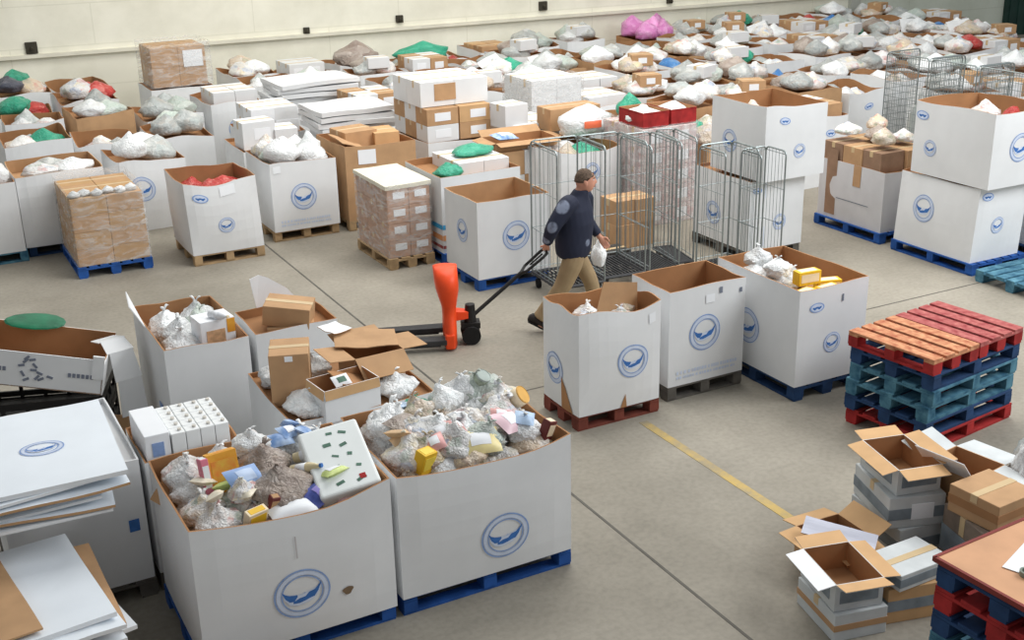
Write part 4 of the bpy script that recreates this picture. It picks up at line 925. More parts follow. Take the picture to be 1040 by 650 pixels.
# ------------------------------------------------------------------ the field of boxes filling the back of the hall
def field():
    rows = [('the wall row', 23.15, 2.0, 20), ('the second row from the wall', 21.6, 1.85, 21), ('the third row from the wall', 20.05, 1.8, 20), ('the fourth row from the wall', 18.5, 1.6, 20), ('the fifth row from the wall', 16.98, 2.9, 18), ('the sixth row from the wall', 15.35, 7.05, 12), ('the seventh row from the wall', 13.85, 8.05, 9)]
    # places taken by special piles: (x0, x1, y0, y1)
    taken = [(5.95, 7.05, 16.95, 18.2), (4.55, 5.9, 22.4, 24), (6.0, 7.6, 19.6, 20.9), (6.95, 8.2, 15.5, 17.6), (9.0, 10.2, 16.4, 17.6), (9.0, 10.15, 13.2, 14.9), (15.5, 16.9, 22.9, 24.3), (5.1, 6.0, 18.2, 19.5), (4.6, 5.6, 17.0, 18.), (13.9, 15.3, 10, 14.6), (10.1, 11.2, 13.2, 14.9)]
    pal = [['white', 'pale green', 'grey'], ['white', 'grey', 'pale green'], ['grey', 'pale green', 'grey'], ['clear', 'white', 'beige'], ['white', 'clear', 'grey'], ['beige', 'clear', 'white'], ['pale green', 'grey', 'blue'], ['clear', 'green', 'grey'], ['clear', 'red', 'grey'], ['grey', 'clear', 'brownish']]
    force = {(0, 0): ['dark', 'beige', 'green'], (0, 1): ['clear', 'red', 'grey'], (1, 0): ['green', 'red', 'green'], (1, 2): ['red', 'red', 'grey'], (3, 1): ['clear', 'grey', 'clear'], (3, 2): ['grey', 'grey', 'pale green'], (2, 2): ['grey', 'pale green', 'grey'], (4, 0): ['white', 'grey', 'white'], (6, 0): ['beige', 'green', 'clear'], (0, 7): ['beige', 'clear', 'grey']}
    r = random.Random(77)
    rim_open = {(0, 1), (1, 2), (3, 1), (6, 0), (0, 7)}
    for ri, (rn, y0, x0, n) in enumerate(rows):
        cnt = 0
        for i in range(n):
            x = x0+1.07*i
            W, D = r.uniform(.86, .97), r.uniform(1.05, 1.2); yy = y0+r.uniform(-.1, .1); H = r.uniform(.95, 1.16); kind = r.random()
            rzz = r.uniform(-.06, .06); pl = r.choice(pal); k = r.random(); pk = r.random(); pq = r.uniform(.25, .6); bl = r.uniform(.01, .06); k2 = r.random()
            if any(a < x+W*.9 and x+W*.1 < b and c < yy+D*.92 and yy+D*.08 < d for a, b, c, d in taken): continue
            if ri == 0: yy -= .07*max(0, x-18.5)
            if (ri, i) in force: pl = force[(ri, i)]
            cnt += 1
            ref = f'the {ORD[cnt-1]} box of {rn}'
            brown = kind > .88 and (ri, i) not in force
            rimo = (ri, i) in rim_open or (kind < .34 and (ri, i) not in force)
            crt = not rimo and .34 < kind < .54 and (ri, i) not in force
            prints = []
            if (ri, i) == (4, 0): prints = []
            if (ri, i) == (6, 0): prints = [('E', 0, .5, .8, .13)]; H = 1.08
            elif not brown and pk < .65: prints = [('O', 0, pq, H*.76, .1)] if pk < .35 else [('E', 0, pq, H*.6, .17)]
            lab0 = 'brown cardboard' if brown else 'white'
            tail = {'the wall row': 'in the row along the wall'}.get(rn, 'in '+rn)
            dp = .36 if rimo else .1
            pallet_box(f'{lab0} pallet box, {ORD[cnt-1]} from the left {tail}', x, yy, W, D, H, fill=H-dp, z=0, rz=rzz, bulge=bl, rim=.05, seed=200+ri*30+i, mo=kraft if brown else None, mi=kraft_dark, prints=prints, group='pallet boxes in '+rn)
            if crt:
                m2 = [[white_card], [kraft, kraft_light], [white_card, kraft]][int(k*2.99)]
                tower(x+.08, yy+.1, H-.095, 2, 2, 1, (.37, .42, .2+.16*k2), m2, f'carton standing in {ref}', f'cartons in {ref}', jitter=.02, lab=(0, .55, .5, .4) if k2 > .4 else None)
            elif rimo:
                heap(x, yy, H-.355, W, D, pl, ref, 3, .52, .1, .34)
            else:
                heap(x, yy, H-.11, W, D, pl, ref, 3, .56, .1, .34)
                if k > .5 and x > 5 and (ri, i) not in force:
                    if k > .8: carton(f'white carton on the bags of {ref}', (x+W*.5, yy+D*.3, H+.1), (.42, .36, .2), white_card, r.uniform(-.4, .4), lab=None)
                    elif k > .62: carton(f'brown carton on the bags of {ref}', (x+W*.5, yy+D*.3, H+.1), (.4, .36, .2), kraft, r.uniform(-.4, .4), lab=(0, .5, .4, .5))
                    else: sheet(f'tilted white cardboard flap standing in {ref}', (x+W*.3, yy+D*.5, H+.1), .5, .42, .01, white_card, 0, None, (r.uniform(.5, 1.1), r.uniform(-.3, .3), r.uniform(-.5, .5)), .03, i, 'cardboard_flap', 'flap')
    # --- special piles
    kp = mat('kraft_dull', (1, 1, 1))
    pallet_box('white pallet box under the wrapped cartons against the wall', 4.62, 22.75, 1.15, 1.1, 1.02, fill=.98, z=0, seed=60)
    tower(4.7, 22.85, 1.03, 2, 2, 2, (.5, .45, .36), [kraft], 'brown carton wrapped in film against the wall', 'brown cartons wrapped against the wall', lab=None)
    tag(MB().box((0, 0, 0), (.36, .012, .3)).build('paper_sheet', paper, None, (5.47, 22.838, 1.53)), 'white paper sheet on the wrapped cartons against the wall', 'paper')
    film('stretch film round the brown cartons against the wall', 4.64, 22.8, 1.03, 1.16, 1.02, .8, 8)
    # flattened white cartons
    for k in range(6):
        sheet('white flattened carton in the wide pile before the wall', (6.8+r.uniform(-.06, .06), 20.2+r.uniform(-.06, .06), .9+k*.085), 1.4, 1.1, .07, white_card, r.uniform(-.06, .06), 'white flattened cartons before the wall', None, .03, k+70, edge=white_card)
    pallet_box('white pallet box under the flattened cartons behind the brown pallet box', 6.05, 17.05, .92, 1.1, 1.0, fill=.96, z=0, seed=68)
    for k in range(4):
        sheet('white flattened carton in the pile behind the brown pallet box', (6.5+r.uniform(-.05, .05), 17.6+r.uniform(-.05, .05), 1.02+k*.085), 1.2, 1.0, .07, white_card, r.uniform(-.08, .08), 'white flattened cartons behind the brown box', None, .03, k+90, edge=white_card)
    pallet_box('white pallet box under the wide pile of flattened cartons', 6.15, 19.68, 1.3, 1.05, .9, fill=.86, z=0, seed=61)
    # white cartons behind the emblem-and-text box
    pallet_box('white pallet box under three white cartons, behind the emblem and text box', 4.65, 17.02, .95, 1.0, .95, fill=.9, z=0, seed=62)
    carton('white carton with pale blue print behind the emblem and text box', (4.95, 17.4, .92), (.5, .4, .4), white_card, .05, lab=(.1, .55, .5, .4))
    carton('flat white carton beside the blue-printed white carton', (5.38, 17.4, .92), (.34, .5, .26), white_card, -.1)
    pallet_box('white pallet box carrying stacked white cartons in the fourth row', 5.12, 18.3, .9, 1.1, .9, fill=.86, z=0, seed=63)
    tower(5.2, 18.4, .87, 2, 2, 2, (.38, .42, .2), [white_card, paper], 'white carton stacked in the fourth row from the wall', 'white cartons of the fourth row', jitter=.01)
    # big white tower with brown and white cartons
    pallet_box('large white pallet box under the mixed brown and white carton tower', 7.0, 15.75, 1.1, 1.3, 1.0, fill=.96, z=0, seed=64, mo=white_card)
    tower(7.02, 15.8, 1.0, 1, 3, 2, (.5, .4, .24), [white_card, kraft], 'carton in the left column of the mixed tower', 'left column of the mixed carton tower', lab=(0, .5, .5, .5))
    tower(7.54, 15.8, 1.0, 1, 3, 2, (.5, .4, .24), [kraft, kraft_light], 'brown carton in the right column of the mixed tower', 'right column of the mixed carton tower', lab=(.1, .5, .5, .5))
    tower(7.0, 15.95, 1.49, 2, 2, 1, (.54, .5, .36), [white_card], 'large white carton on top of the mixed tower', 'white cartons topping the mixed tower')
    o = [q for q in bpy.data.objects if q.get('label', '').startswith('large white carton on top of the mixed')][0]
    MB().box((.12, -.254, .2), (.34, .008, .24)).build('kraft_patch', kraft, o)
    bag('long brown paper sack lying on the wall row of boxes', 'brownish', (9.1, 23.3, 1.02), (1.3, .7, .5), rz=.1, near=False, knot=False, name='paper_sack', cat='sack')
    bag('green rolled plastic lying on the wall row beside the brown sack', 'green', (10.3, 23.2, 1.05), (1.1, .5, .36), rz=-.1, near=False, knot=False, name='plastic_roll', cat='roll')
    # open brown tray, white cartons
    tower(7.5, 14.55, 0, 2, 1, 3, (.42, .5, .34), [kraft, white_card], 'carton in the low stack left of the emblem box behind the man', 'low carton stack left of the emblem box')
    open_carton('wide open brown carton on the low carton stack', (8.0, 14.85, 1.03), (.95, .5, .12), -.05, kraft, kraft, (100, 100, 60, 100), fl=.3)
    carton('white carton behind the wide open brown carton', (8.25, 15.6, 1.15), (.4, .4, .34), white_card, .1)
    pouch('blue packet lying on the wide open brown carton', (7.75, 14.82, 1.19), (.4, .22, .1), mat('pack_blue', (1, 1, 1)), (.2, .1, .3), panel=paper)
    # wrapped white tower
    tower(9.1, 16.45, 0, 2, 2, 4, (.45, .45, .4), [white_card], 'white carton in the film-wrapped white tower', 'white cartons of the wrapped tower')
    film('stretch film round the tall white carton tower', 9.08, 16.43, 0, .96, .96, 1.64, 9)
    # pink wrapped load under red trays
    pkm = mat('pink_white_packs', srgb(214, 176, 176), .5, .25, 12., col2=srgb(232, 224, 220))
    tower(9.12, 13.4, .0, 2, 2, 5, (.44, .5, .27), [pkm], 'pink and white carton in the film-wrapped load behind the roll cages', 'pink and white cartons behind the roll cages', lab=(.0, .5, .4, .5))
    film('stretch film round the pink and white cartons behind the roll cages', 9.1, 13.38, 0, .92, 1.05, 1.4, 10)
    for i in range(2):
        open_carton(['red open tray, left one on the pink and white cartons', 'red open tray, right one on the pink and white cartons'][i], (9.36+.46*i, 13.75, 1.37), (.42, .6, .2), 0, wood_red, kraft, (0, 0, 0, 0), fl=.02)
        bag(['white bag in the left red tray', 'white bag in the right red tray'][i], 'white', (9.36+.46*i, 13.75, 1.39), (.36, .5, .26), near=False)
    bag('green bag lying behind the red trays', 'green', (9.55, 14.4, 1.36), (.4, .4, .34), near=False)
    # white boxes with orange print
    tower(8.6, 15.0, 1.12, 2, 1, 1, (.42, .4, .32), [kraft], 'brown carton behind the white bag with orange print', 'brown cartons behind the orange-printed bag')
    o = bag('white plump bag with orange print behind the walking man', 'white', (8.95, 14.62, 1.12), (.85, .5, .46), rz=-.1, near=False, knot=False)
    mb = MB(); g = []
    fr = [v.co.copy() for v in o.data.vertices]
    for k in range(6):
        for q in range(4):
            tx, tz = -.14+.28*k/5, .22+.16*q/3
            yy = min((v.y for v in fr if abs(v.x-tx) < .12 and abs(v.z-tz) < .1), default=-.4); g.append((tx, yy-.012, tz))
    mb.add(g, [(k*4+q, (k+1)*4+q, (k+1)*4+q+1, k*4+q+1) for k in range(5) for q in range(3)])
    mb.build('orange_print', mat('print_orange', srgb(240, 120, 84), .5, .1, 5.), o, smooth=True)
    # pink sack load by the wall
    t = pallet_box('brown pallet box of pink sacks against the wall', 15.6, 23.0, 1.2, 1.1, 1.0, fill=.7, z=0, seed=66, mo=kraft_dark, bulge=.05)
    heap(15.6, 23.0, .85, 1.2, 1.1, ['pink', 'beige', 'pink', 'pink'], 'the brown box of pink sacks against the wall', 5, .6, .2, .5)
    bag('bright pink plastic sack bulging at the front of the brown box', 'pink', (16.35, 23.3, .9), (.62, .5, .55), near=False, name='plastic_sack', cat='sack')
    # carton stack behind cages
    tower(8.25, 12.7, 0, 2, 1, 2, (.3, .4, .32), [kraft], 'brown carton in the stack behind the roll cages', 'brown cartons behind the roll cages', jitter=.02)
    pallet_box('brown pallet box between wrapped load and aisle, behind the stacked boxes', 10.2, 13.4, .85, 1.1, 1.0, fill=.85, z=0, seed=67, mo=kraft)
    heap(10.2, 13.4, .86, .85, 1.1, ['beige', 'blue', 'green'], 'the brown box behind the stacked boxes', 4, .5)
field()

# ------------------------------------------------------------------ roll cages
def cage_panel(name, w, h, t, nb, nh=3, loc=(0, 0, 0), rz=0):
    mb = MB(); r = .06; pts = [(-w/2, 0, 0), (-w/2, 0, h-r)]
    for k in range(5): a = PI-k*PI/8; pts.append((-w/2+r+r*math.cos(a), 0, h-r+r*math.sin(a)))
    for k in range(5): a = PI/2-k*PI/8; pts.append((w/2-r+r*math.cos(a), 0, h-r+r*math.sin(a)))
    pts.append((w/2, 0, 0)); mb.tube(pts, .0105, 6)
    for k in range(1, nb): x = -w/2+w*k/nb; mb.tube([(x, 0, .02), (x, 0, h-.01)], .0032, 5)
    for k in range(nh): z = .06+(h-.1)*k/max(1, nh-1); mb.tube([(-w/2, 0, z), (w/2, 0, z)], .0045, 5)
    return mb.build(name, steel, t, loc, (0, 0, rz))
def roll_cage(label, x, y, rz, w=.72, d=.8, h=1.5, back=True, nb=6, nh=4):
    t = thing('roll_cage', label, 'roll cage', (x, y, 0), rz)
    b = MB(); z = .19
    for s in (-1, 1): b.tube([(s*w/2, -d/2, z), (s*w/2, d/2, z)], .018, 6); b.tube([(-w/2, s*d/2, z), (w/2, s*d/2, z)], .018, 6)
    for k in range(1, 12): b.tube([(-w/2+w*k/12, -d/2, z), (-w/2+w*k/12, d/2, z)], .011, 5)
    for k in range(1, 6): b.tube([(-w/2, -d/2+d*k/6, z-.02), (w/2, -d/2+d*k/6, z-.02)], .011, 5)
    b.build('base_frame', dark_steel, t)
    for sx in (-1, 1):
        for sy in (-1, 1):
            c = MB(); c.box((0, 0, .15), (.05, .06, .05)); o = c.build('caster', dark_steel, t, (sx*(w/2-.05), sy*(d/2-.06), 0))
            q = MB(); q.tube([(-.015, 0, .06), (.015, 0, .06)], .06, 14); q.build('wheel', black_rubber, o)
    cage_panel('side_panel', d, h, t, nb, nh, (-w/2, 0, .19), P2); cage_panel('side_panel', d, h, t, nb, nh, (w/2, 0, .19), P2)
    if back: cage_panel('back_panel', w, h, t, nb-1, nh, (0, d/2, .19), 0)
    return t
def cages():
    roll_cage('roll cage with tall wire sides right behind the walking man', 6.88, 11.62, -.08, .6, .7, 1.58)
    roll_cage('second roll cage behind the man, nested against the first', 7.5, 11.66, -.08, .54, .7, 1.55)
    roll_cage('roll cage in the middle of the nested line', 8.02, 11.62, -.08, .4, .74, 1.5)
    roll_cage('slanted roll cage left of the wide front roll cage', 8.42, 11.68, -.2, .24, .66, 1.5)
    roll_cage('wide roll cage with rounded top, in front of the two stacked boxes', 8.67, 10.98, -.02, .46, .5, 1.44)
    t = roll_cage('roll cage closest to the upper stacked box', 9.12, 10.9, .0, .36, .36, 1.36)
    bag('small white bag hanging low on the roll cage beside the man', 'white', (7.02, 11.17, .42), (.2, .14, .34), near=True, name='hanging_bag')
    tower(7.35, 12.2, .0, 2, 1, 1, (.4, .32, .16), [mat('dark_carton', srgb(66, 62, 58), .8, .2, 8.)], 'dark flat carton on the floor behind the roll cages', 'dark cartons behind the roll cages')
    # row of cages deep in the right of the hall
    for i in range(4):
        roll_cage(f'grey wire roll cage deep in the hall, {ORD[i]} from the aisle corner', 14.6, 11.0+i*.92, P2, .86, .7, 1.68, True, 20, 16)
        bag('pale bag stacked in the wire cages deep in the hall', 'grey', (14.6, 11.0+i*.92, .2), (.4, .36, 1.1), group='pale bags in the deep wire cages', near=False)
cages()
# ------------------------------------------------------------------ pallet truck
def pallet_truck():
    o = Vector((5.0, 10.86, 0)); ax = Vector((.93, -.37, 0)).normalized(); rz = math.atan2(ax.y, ax.x)
    t = thing('pallet_truck', 'orange and black hand pallet truck pulled by the walking man', 'pallet truck', o, rz)
    for s in (-1, 1):
        m = MB(); y = s*.19
        m.hexa([(-1.28, y-.06, .07), (-.06, y-.075, .07), (-.06, y+.075, .07), (-1.28, y+.06, .07), (-1.28, y-.06, .115), (-.06, y-.075, .13), (-.06, y+.075, .13), (-1.28, y+.06, .115)])
        m.box((-.68, y, .06), (1.1, .1, .03))
        f = bevel(m.build('fork', dark_steel, t), .01)
        w = MB(); w.tube([(-1.12, y-.05, .045), (-1.12, y+.05, .045)], .042, 14); w.build('load_wheel', black_rubber, f)
    # upright orange shroud, narrow in the middle and wide and rounded on top
    prof = [(.02, .26), (.2, .25), (.32, .17), (.42, .15), (.52, .2), (.62, .25), (.7, .26), (.78, .23), (.84, .15), (.865, .05)]
    m = MB(); rings = []
    for z, w in prof:
        xc = -.02-.06*max(0, (z-.4)); tx = .06+.045*max(0, min(1, (z-.4)/.25))
        rings.append([Vector((xc+tx*math.cos(a)*1.2, w*math.copysign(abs(math.sin(a))**.6, math.sin(a)), z)) for a in [2*PI*k/20 for k in range(20)]])
    m.loft(rings); m.build('shroud', orange_paint, t, smooth=True)
    m = MB(); m.box((-.03, 0, .1), (.1, .53, .16)); bevel(m.build('fork_yoke', orange_paint, t), .015)
    m = MB(); m.hexa([(.04, -.07, .26), (.24, -.05, .28), (.24, .05, .28), (.04, .07, .26), (.04, -.07, .37), (.22, -.045, .35), (.22, .045, .35), (.04, .07, .37)]); bevel(m.build('pump_arm', orange_paint, t), .01)
    m = MB(); m.lathe([(.07, .1), (.075, .12), (.06, .3), (.05, .42), (.02, .43)], 14, (.2, 0, 0)); m.box((.2, 0, .2), (.2, .16, .06)); m.build('pump', black_plastic, t)
    for s in (-1, 1):
        w = MB(); w.tube([(.2, s*.05, .1), (.2, s*.12, .1)], .1, 20); w.build('steering_wheel', black_rubber, t)
    inv = Matrix.Rotation(-rz, 4, 'Z') @ Matrix.Translation(-o)
    hand = inv @ Vector((6.03, 10.64, .905)); base = Vector((.24, 0, .3))
    d = (hand-base); sd = Vector((0, 1, 0)); fork = base+d*.66
    m = MB(); m.tube([base, fork], .022, 8); m.build('drawbar', black_plastic, t)
    m = MB(); u = d.normalized()
    m.tube([fork-u*.02, fork+u*.06+sd*.09, hand-u*.06+sd*.11, hand+sd*.09, hand, hand-sd*.09, hand-u*.06-sd*.11, fork+u*.06-sd*.09, fork-u*.02], .016, 8); m.build('loop_handle', black_plastic, t)
    m = MB(); m.tube([fork+u*.12, hand-u*.05], .009, 6); m.build('release_lever', black_plastic, t)
pallet_truck()

# ------------------------------------------------------------------ the walking man
def person():
    hx, hy = .915, -.403
    base = Vector((6.33, 10.57, 0))
    rz = math.atan2(hy, hx)
    V = Vector
    def ell(c, u, w, ru, rw, n=20): return [V(c)+V(u)*ru*math.cos(2*PI*k/n)+V(w)*rw*math.sin(2*PI*k/n) for k in range(n)]
    F, Lf, Z = V((1, 0, 0)), V((0, 1, 0)), V((0, 0, 1))
    def torso(mb, rows, n=20):
        # hips face the walk; the chest twists towards the arm that is pulled back
        R_ = []
        for c, rf, rl in rows:
            a = -math.radians(12+24*max(0, min(1, (c[2]-.85)/.4))); 
            if c[2] > 1.47: a *= .5
            R_.append(ell(c, V((math.cos(a), math.sin(a), 0)), V((-math.sin(a), math.cos(a), 0)), rf, rl, n))
        mb.loft(R_)
    def limb(mb, pts, rs, n=14):
        # resample for smooth bends
        P, R = [], []
        for i in range(len(pts)-1):
            for k in range(5): q = k/5; P.append(V(pts[i]).lerp(V(pts[i+1]), q)); R.append(rs[i]+(rs[i+1]-rs[i])*q)
        P.append(V(pts[-1])); R.append(rs[-1])
        for _ in range(2): P = [P[0]]+[(P[i-1]+P[i]*2+P[i+1])/4 for i in range(1, len(P)-1)]+[P[-1]]
        mb.tube(P, R, n)
    shR, elR, wrR = (-.09, -.165, 1.42), (-.25, -.225, 1.2), (-.3, -.11, .99)
    shL, elL, wrL = (.15, .16, 1.42), (.17, .24, 1.14), (.31, .19, .95)
    hipR, knR, anR = (0, -.1, .9), (-.14, -.1, .49), (-.4, -.1, .15)
    hipL, knL, anL = (.02, .1, .9), (.2, .1, .5), (.28, .1, .09)
    b = MB()
    torso(b, [((0, 0, .84), .1, .15), ((0, 0, .92), .115, .165), ((.0, 0, 1.05), .11, .15), ((.02, 0, 1.2), .12, .165), ((.03, 0, 1.34), .115, .18), ((.04, 0, 1.43), .085, .15), ((.055, 0, 1.475), .06, .075)])
    limb(b, [(.05, 0, 1.44), (.075, 0, 1.53), (.09, 0, 1.57)], [.062, .056, .056])
    limb(b, [shR, elR, wrR], [.055, .043, .028]); limb(b, [shL, elL, wrL], [.055, .043, .028])
    limb(b, [hipR, knR, anR], [.09, .06, .042]); limb(b, [hipL, knL, anL], [.09, .06, .042])
    limb(b, [anR, (-.37, -.1, .08), (-.27, -.1, .03)], [.045, .045, .03]); limb(b, [anL, (.3, .1, .05), (.42, .1, .04)], [.045, .045, .03])
    # head
    hc = V((.12, -.005, 1.63)); n = 24; rings = []
    for k in range(1, 18):
        a = PI*k/18; rr = []
        for i in range(n):
            th = 2*PI*i/n
            d = V((math.sin(a)*math.cos(th), math.sin(a)*math.sin(th), -math.cos(a)))
            p = V((d.x*.1, d.y*.078, d.z*.125))
            if d.z < 0: p.x += .018*(-d.z)*max(0, d.x+.3); p.y *= 1-.22*d.z*d.z; p.x *= 1-.1*d.z*d.z
            front = max(0, d.x)
            # brow, sockets, nose, lips, chin
            g = lambda y0, z0, sy, sz: math.exp(-((d.y-y0)/sy)**2-((d.z-z0)/sz)**2)*(front > .3)
            p.x += .012*g(0, .3, .5, .14) - .014*(g(.38, .12, .16, .1)+g(-.38, .12, .16, .1)) + .03*g(0, -.12, .13, .16) + .012*g(0, .05, .1, .2) + .008*g(0, -.46, .25, .06) - .004*g(0, -.53, .25, .03)+.008*g(0, -.58, .22, .05) + .012*g(0, -.84, .3, .14)
            rr.append(hc+p)
        rings.append(rr)
    b.loft(rings)
    for s in (-1, 1):   # ears
        b.loft([ell(hc+V((-.005, s*y, -.005)), F+Z*.25, Z-F*.2, .02*q, .034*q, 12) for y, q in ((.068, .7), (.08, 1), (.088, .75))])
    # hands: palm, four fingers of different length and a thumb, right one closed round the loop handle
    def hand(wr, d, side, curl):
        wr, d = V(wr), V(d).normalized()
        x = V(side).normalized(); x = (x-d*x.dot(d)).normalized(); pn = d.cross(x)     # x across knuckles, pn palm normal
        pc = wr+d*.045
        b.loft([ell(wr+d*t, x, pn, w, h, 12) for t, w, h in ((-.015, .026, .022), (.01, .03, .02), (.05, .04, .017), (.085, .04, .014))])
        for k, L_ in enumerate((.072, .08, .075, .06)):
            r0 = wr+d*.08+x*(.03-.02*k); p = r0; pts = [p]; a = 0
            for q, sg in enumerate((.42, .33, .25)):
                a += curl*(.9, 1.1, .8)[q]; dd = d*math.cos(a)+pn*math.sin(a); p = p+dd*L_*sg; pts.append(p)
            b.tube(pts, [.0095, .009, .0085, .007], 8)
        a0 = wr+d*.025+x*.032; dd = (d*.6+x*.7+pn*.35).normalized(); dd2 = (d*.7+pn*.8*max(.3, curl)).normalized()
        b.tube([a0, a0+dd*.035, a0+dd*.035+dd2*.03, a0+dd*.035+dd2*.052], [.013, .0115, .01, .008], 8)
    hand(wrR, (-.02, .3, -.6), (-.9, .1, 0), .95)
    hand(wrL, (.5, -.1, -.7), (.6, 0, .5), .35)
    skin = mat('skin', srgb(206, 148, 124), .55, .08, 9., spec=.35)
    o = b.build('person', skin, None, base, (0, 0, rz), True)
    tag(o, 'man walking and pulling the orange pallet truck, navy jacket, tan trousers, short grey-brown hair', 'person')
    rm = o.modifiers.new('skin_join', 'REMESH'); rm.mode = 'VOXEL'; rm.voxel_size = .0065; rm.use_smooth_shade = True
    sm = o.modifiers.new('soft', 'SMOOTH'); sm.factor = .5; sm.iterations = 3
    # clothes
    def cloth(name, mb, m, vox=.011, it=4):
        c = mb.build(name, m, o, smooth=True); r_ = c.modifiers.new('join', 'REMESH'); r_.mode = 'VOXEL'; r_.voxel_size = vox; r_.use_smooth_shade = True
        s_ = c.modifiers.new('soft', 'SMOOTH'); s_.factor = .5; s_.iterations = it; return c
    jm = bpy.data.materials.new('navy_jacket'); jm.use_nodes = True
    nt = jm.node_tree; N = nt.nodes; L = nt.links; bs = N['Principled BSDF']; bs.inputs['Roughness'].default_value = .8
    tc = N.new('ShaderNodeTexCoord'); acc = None
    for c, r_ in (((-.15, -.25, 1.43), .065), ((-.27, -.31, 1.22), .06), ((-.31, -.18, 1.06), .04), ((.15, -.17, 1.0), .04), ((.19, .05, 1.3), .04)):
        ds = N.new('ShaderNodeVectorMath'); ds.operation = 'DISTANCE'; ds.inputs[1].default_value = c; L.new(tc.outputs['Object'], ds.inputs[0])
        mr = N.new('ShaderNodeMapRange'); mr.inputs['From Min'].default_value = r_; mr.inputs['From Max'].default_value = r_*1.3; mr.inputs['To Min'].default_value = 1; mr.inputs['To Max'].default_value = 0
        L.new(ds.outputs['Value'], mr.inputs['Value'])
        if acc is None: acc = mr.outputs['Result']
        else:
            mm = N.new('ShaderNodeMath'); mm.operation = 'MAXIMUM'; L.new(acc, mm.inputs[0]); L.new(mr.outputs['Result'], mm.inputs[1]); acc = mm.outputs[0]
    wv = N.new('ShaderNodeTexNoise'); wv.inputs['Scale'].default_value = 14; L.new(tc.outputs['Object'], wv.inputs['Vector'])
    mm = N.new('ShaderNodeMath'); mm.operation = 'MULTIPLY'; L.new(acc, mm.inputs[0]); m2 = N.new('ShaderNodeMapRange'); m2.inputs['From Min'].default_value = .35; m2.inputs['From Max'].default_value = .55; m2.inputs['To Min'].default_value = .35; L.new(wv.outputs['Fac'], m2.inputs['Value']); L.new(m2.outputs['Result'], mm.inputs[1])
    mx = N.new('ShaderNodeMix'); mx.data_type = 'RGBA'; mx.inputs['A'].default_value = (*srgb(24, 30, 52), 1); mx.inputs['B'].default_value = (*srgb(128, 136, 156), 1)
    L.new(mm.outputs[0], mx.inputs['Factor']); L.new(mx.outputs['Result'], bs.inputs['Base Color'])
    j = MB()
    torso(j, [((-.01, 0, .845), .18, .21), ((-.005, 0, .92), .195, .22), ((.0, 0, 1.05), .2, .22), ((.015, 0, 1.2), .195, .225), ((.02, 0, 1.34), .165, .22), ((.03, 0, 1.43), .125, .175), ((.06, 0, 1.49), .095, .1), ((.08, 0, 1.54), .08, .08)])
    limb(j, [(-.04, -.1, 1.42), shR, elR, (-.296, -.12, 1.015)], [.1, .098, .08, .056]); limb(j, [(.09, .1, 1.42), shL, elL, (.29, .198, .98)], [.09, .088, .07, .05])
    jo = cloth('jacket', j, jm)
    k = MB(); torso(k, [((-.01, 0, .825), .165, .195), ((-.01, 0, .865), .17, .2)]); cloth('jacket_hem', k, mat('navy_rib', srgb(20, 24, 40), .85, .1, 20.))
    tm = mat('tan_trousers', srgb(158, 136, 104), .85, .12, 7., .15)
    tr = MB(); torso(tr, [((0, 0, .8), .12, .17), ((0, 0, .86), .128, .178), ((0, 0, .93), .125, .17)])
    limb(tr, [(0, -.095, .88), (-.03, -.1, .76), knR, (-.385, -.1, .16)], [.112, .115, .092, .08]); limb(tr, [(.01, .095, .88), (.05, .1, .76), knL, (.278, .1, .1)], [.105, .108, .084, .072])
    cloth('trousers', tr, tm)
    sm_ = mat('dark_shoe', srgb(44, 38, 36), .6, .15, 12.)
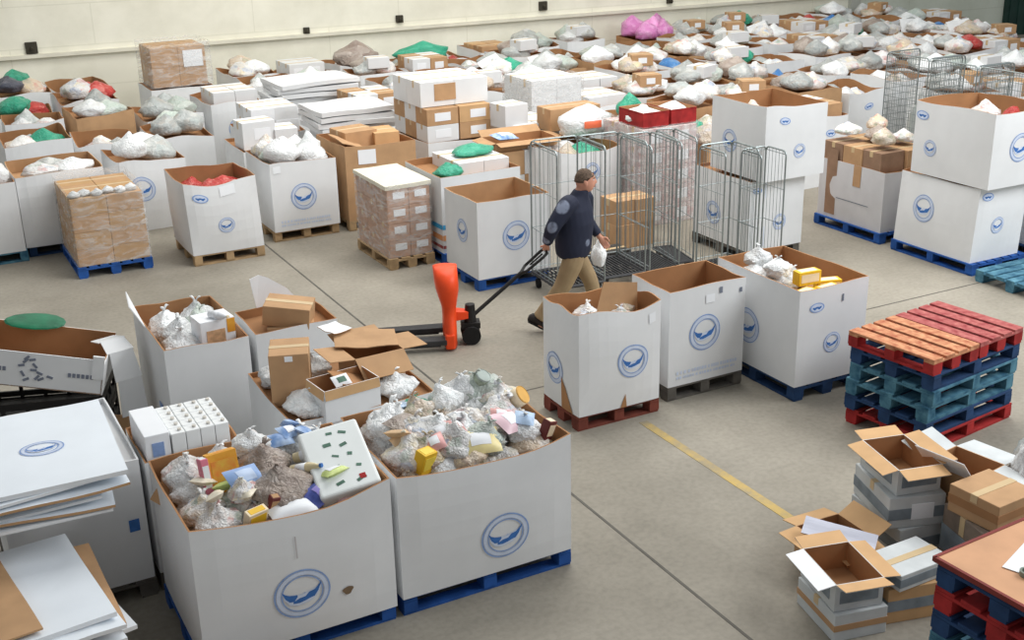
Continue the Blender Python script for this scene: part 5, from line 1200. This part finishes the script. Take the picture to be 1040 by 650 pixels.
    for (ax_, ay, az), dr in ((anR, V((.85, 0, -.5))), (anL, V((1, 0, -.05)))):
        s = MB(); dr = dr.normalized(); up = V((-dr.z, 0, dr.x)); h = V((ax_, ay, az-.015 if az > .1 else .055))
        h = h-dr*.04
        s.loft([ell(h+dr*t+up*u, Lf, up, w, hh, 14) for t, w, hh, u in ((-.07, .03, .03, -.01), (-.05, .043, .05, 0), (.02, .047, .06, .005), (.09, .048, .045, -.012), (.16, .05, .034, -.022), (.21, .042, .026, -.028), (.235, .02, .014, -.034))])
        so = s.build('shoe', sm_, o, smooth=True)
        q = MB(); q.loft([ell(h+dr*t-up*.05, Lf, dr, w, .02, 12) for t, w in ((-.06, .04), (.2, .04))]) if False else q.box(h+dr*.08-up*.05, (.27, .085, .018), M=Matrix.Rotation(math.atan2(-dr.z, dr.x), 4, 'Y'))
        q.build('sole', black_rubber, so)
    # hair
    hm = mat('hair', srgb(96, 80, 68), .85, .35, 60., .6)
    hr = MB(); rings = []
    for kk in range(0, 9):
        a = PI*kk/18*1.15+.02; rr = []
        for i in range(28):
            th = 2*PI*i/28; d = V((math.sin(a)*math.cos(th), math.sin(a)*math.sin(th), math.cos(a)))
            fr = max(0, math.cos(th)); p = V((d.x*.106, d.y*.084, d.z*.13))
            p *= 1+.07*noise.noise(d*7)+.04*noise.noise(d*17)
            if fr > .15: p.z = max(p.z, .07+.03*noise.noise(d*5)-.04*(1-fr)); 
            rr.append(hc+p+V((-.006, 0, .003)))
        rings.append(rr)
    hr.loft(rings); hr.build('hair', hm, o, smooth=True)
    for s in (-1, 1):
        e = MB(); e.loft([ell(hc+V((.083, s*.03, .016))+V((x*.012, 0, 0)), Lf, Z, .012*q, .0085*q, 10) for x, q in ((-1, .5), (0, 1), (.8, .6))]); e.build('eye', paper, o, smooth=True)
        e = MB(); e.loft([ell(hc+V((.094, s*.03, .016)), Lf, Z, q, q, 10) for q in (.005, .0045)]) if False else e.box(hc+V((.0935, s*.03, .016)), (.004, .009, .009)); e.build('iris', black_plastic, o)
        e = MB(); e.tube([hc+V((.094, s*.012, .034)), hc+V((.098, s*.03, .038)), hc+V((.086, s*.048, .034))], .0045, 6); e.build('eyebrow', hm, o)
    e = MB(); e.tube([hc+V((.094, -.022, -.06)), hc+V((.105, 0, -.0605)), hc+V((.094, .022, -.06))], [.003, .0055, .003], 8); e.build('lips', mat('lips', srgb(170, 100, 90), .5, .1, 9.), o, smooth=True)
person()
